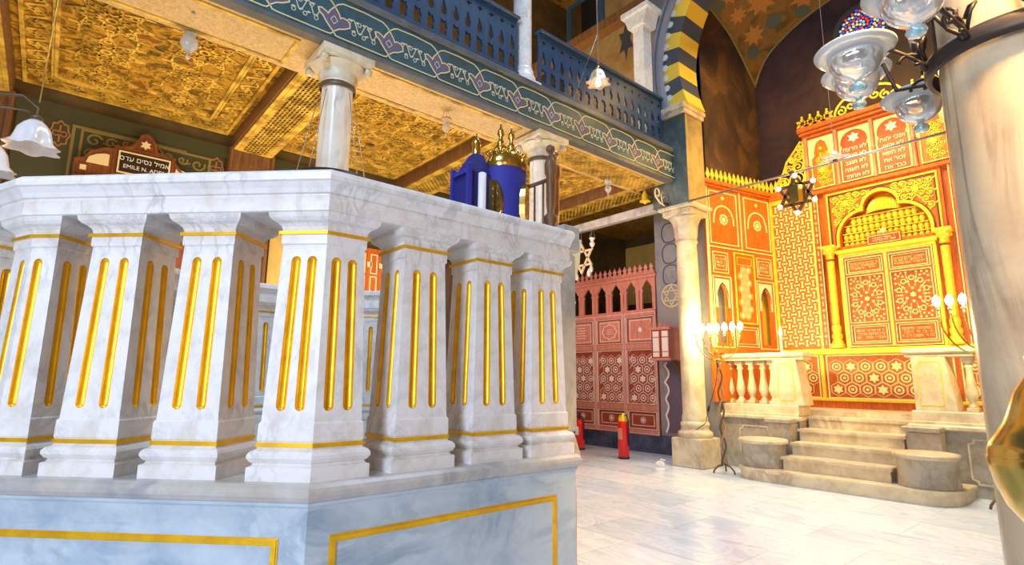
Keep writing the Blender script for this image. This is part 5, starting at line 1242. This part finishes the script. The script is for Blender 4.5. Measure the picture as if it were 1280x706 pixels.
# ---- fire extinguishers
def extinguisher(x, y, label, h_, r_, cone=True, mat='extinguisher_red'):
    t = empty('fire_extinguisher', (x, y, 0), label, 'fire extinguisher', 'red fire extinguishers before the screen')
    m = MB(); m.lathe([(r_*.9, 0), (r_, .01), (r_, h_*.74), (r_*.92, h_*.80), (r_*.6, h_*.85), (r_*.3, h_*.87)], 28, x, y); m.build('cylinder', mat, t)
    m = MB(); m.lathe([(r_*1.02, h_*.0), (r_*1.02, .03), (r_*1., .032)], 28, x, y, caps=False); m.build('base_band', 'black_rubber', t)
    m = MB(); m.lathe([(r_*.3, h_*.86), (r_*.32, h_*.9), (r_*.2, h_*.92), (r_*.2, h_*.95)], 14, x, y); m.box(x-.012, x+.012, y-.11, y+.03, h_*.95, h_*.97); m.box(x-.012, x+.012, y-.10, y+.02, h_*1.0, h_*1.02); m.tube([(x, y+.02, h_*.96), (x, y+.03, h_*1.01)], .008, 6); m.build('valve_handle', 'black_iron', t)
    m = MB(); m.tube([(x+.01, y, h_*.92), (x+.09, y-.03, h_*.95), (x+r_*1.35, y-.02, h_*.82), (x+r_*1.3, y-.01, h_*.55), (x+r_*1.15, y, h_*.3)], .011, 8); m.build('hose', 'black_rubber', t)
    m = MB((x, y, 0)); m.lathe([(r_*1.01, h_*.42), (r_*1.01, h_*.66)], 12, 0, 0, caps=False, a0=-pi*.75, a1=-pi*.35); m.build('paper_label', 'paper_white' if not cone else 'frame_wood', t)
    if cone: m = MB(); m.lathe([(r_*.85, h_*.80), (r_*.9, h_*.86), (r_*.6, h_*.94), (r_*.25, h_*.985)], 20, x, y); m.build('yellow_collar', 'yellow_plastic', t)
extinguisher(-5.60, 7.03, 'tall red fire extinguisher with yellow collar standing nearest the column', .70, .085)
extinguisher(-6.76, 7.29, 'shorter red fire extinguisher just right of another behind the bimah edge', .60, .082, False)
extinguisher(-7.04, 7.30, 'leftmost red fire extinguisher partly hidden behind the bimah edge', .60, .082, False)
m = MB(); m.lathe([(.06, 0), (.07, .02), (.055, .06), (.02, .08)], 14, -4.78, 6.80); m.tube([(-4.78, 6.8, .07), (-4.74, 6.76, .11), (-4.68, 6.78, .10)], .01, 6); tag(m.build('floor_lamp_base', 'paper_white'), 'small white fitting on the floor at the foot of the leafy column', 'fitting')

# ---- brass stand close to the camera
bx, by = -.080, .868
t = empty('brass_stand', (bx, by, 0), 'polished brass bowl shaped post head close up at the right edge', 'stand')
m = MB(); m.lathe([(.004, 1.2480), (.020, 1.2410), (.026, 1.2290), (.022, 1.2180), (0.0272, 1.2080), (0.0384, 1.1910), (0.0456, 1.1710), (0.0512, 1.1560), (0.0584, 1.1440), (0.0664, 1.1330), (0.0696, 1.1260), (0.0696, 1.1190)], 48, bx, by, caps=False); m.build('lid', 'brass', t)
m = MB(); m.lathe([(0.0696, 1.1200), (0.0712, 1.1160), (0.0696, 1.1040), (0.0656, 1.0860), (0.0576, 1.0640), (0.0448, 1.0460), (0.0288, 1.0340), (.020, 1.0260), (.014, 1.0060)], 48, bx, by, caps=False); m.build('bowl', 'brass', t)
m = MB(); m.lathe([(.16, 0), (.165, .015), (.15, .03), (.05, .045), (.018, .06), (.014, .3), (.018, .6), (.014, 1.0110)], 32, bx, by); m.build('pole', 'brass', t)
# stained glass window high in the apse
w = struct(empty('window_2', (-2.5, 9.55, 6.9)))
m = MB((-2.5, 9.548, 6.9), (1, 0, 0), (0, 0, 1), (0, -1, 0)); m.prism(ngon(0, 0, .42, 24), 0, .05, [ngon(0, 0, .36, 24)]); m.build('window_frame', 'dark_stone', w)
cc = [('red', (.9, .06, .04)), ('blue', (.06, .10, .9)), ('yellow', (.9, .75, .2)), ('sky', (.3, .6, .95))]
for nm, c in cc: emis('stained_'+nm, c, .9)
for q, (nm, c) in enumerate(cc):
    m = MB((-2.5, 9.548, 6.9), (1, 0, 0), (0, 0, 1), (0, -1, 0))
    for k in range(130):
        if k % 4 == q: a = k*2.4; rr = .030*sqrt(k); m.prism(ngon(rr*cos(a), rr*sin(a), .021, 6), 0, .01)
    m.build('pane', 'stained_'+nm, w)

# ================================================================== CAMERA
f_px = 683.47; yaw, pitch, roll = RD(-49.833), RD(9.998), RD(.525)
fw = V((sin(yaw)*cos(pitch), cos(yaw)*cos(pitch), sin(pitch))); r0 = V((cos(yaw), -sin(yaw), 0)); u0 = r0.cross(fw)
rt = r0*cos(roll)+u0*sin(roll); up = -r0*sin(roll)+u0*cos(roll)
cam = bpy.data.cameras.new('camera'); co = bpy.data.objects.new('camera', cam); COL.objects.link(co)
co.matrix_world = Matrix(((rt.x, up.x, -fw.x, 0), (rt.y, up.y, -fw.y, 0), (rt.z, up.z, -fw.z, 1.2), (0, 0, 0, 1)))
cam.sensor_width = 36; cam.lens = f_px/1280*36; cam.clip_start = .05; SC.camera = co

# ================================================================== LIGHT
def area(name, loc, aim, sx, sy, power, col):
    l = bpy.data.lights.new(name, 'AREA'); l.shape = 'RECTANGLE'; l.size = sx; l.size_y = sy; l.energy = power; l.color = col
    o = bpy.data.objects.new(name, l); COL.objects.link(o); o.location = loc
    o.rotation_euler = (V(aim)-V(loc)).to_track_quat('-Z', 'Y').to_euler(); return o
def point(name, loc, power, col, r=.04):
    l = bpy.data.lights.new(name, 'POINT'); l.energy = power; l.color = col; l.shadow_soft_size = r
    o = bpy.data.objects.new(name, l); COL.objects.link(o); o.location = loc; return o
COOL, WARM, GOLD = (.62, .78, 1.), (1, .76, .42), (1, .62, .17)
area('entrance_daylight', (1.1, -3.9, 2.3), (-2.2, .8, 1.3), 1.6, 2.0, 280, (.74, .82, 1.))
area('clerestory_daylight', (-2.4, 5.4, 9.2), (-2.4, 5.2, 0), 2.4, 2.6, 165, COOL).data.spread = RD(90)
area('right_warm_fill', (3.3, -1.2, 3.0), (-3, 1.6, 1.6), 1.8, 1.8, 22, (1, .84, .66))  # added warm fill for the right-hand bimah faces, no window there
area('sanctuary_spotlight', (-2.4, 7.5, 6.4), (-2.6, 9.0, 2.6), 1.8, .4, 112, GOLD)
area('sanctuary_floor_light', (-2.5, 7.75, 5.0), (-2.6, 8.2, .9), 1.6, .4, 95, GOLD)
for (x, y, p_) in ((-6.4, .5, 95), (-6.5, 2.8, 75), (-6.4, 5.8, 7)): area('aisle_uplight', (x, y, 1.35), (x, y, 4.4), 1.6, 1.6, p_, WARM)
area('gallery_daylight', (-1.2, -1.0, 5.4), (-4.8, 2.2, 4.0), 1.6, 1.2, 190, (.45, .68, 1))
area('aisle_cool_uplight', (-5.5, 3.7, 1.3), (-5.5, 3.7, 4.4), .8, .8, 45, (.60, .72, 1))
area('floor_warm_fill', (.7, .9, 3.9), (-1.6, 3.6, 0), .4, .4, 45, (1, .60, .25)).data.spread = RD(45)  # unseen warm source, added to tint the floor beside the bimah
area('gallery_inner_light', (-6.6, 5.2, 5.0), (-6.8, 7.5, 8.4), 1.2, 1.2, 110, WARM)
area('screen_light', (-6.0, 5.2, 3.6), (-6.7, 8.0, 1.6), 1.2, .6, 40, (1, .78, .80))
W = bpy.data.worlds.new('world'); SC.world = W; W.use_nodes = True
bg = W.node_tree.nodes['Background']; bg.inputs[0].default_value = (1, .70, .30, 1); bg.inputs[1].default_value = .17
SC.view_settings.view_transform = 'Standard'; SC.view_settings.look = 'None'; SC.view_settings.gamma = 1; SC.view_settings.use_curve_mapping = False
SC.view_settings.exposure = -0.2
bpy.context.view_layer.update()
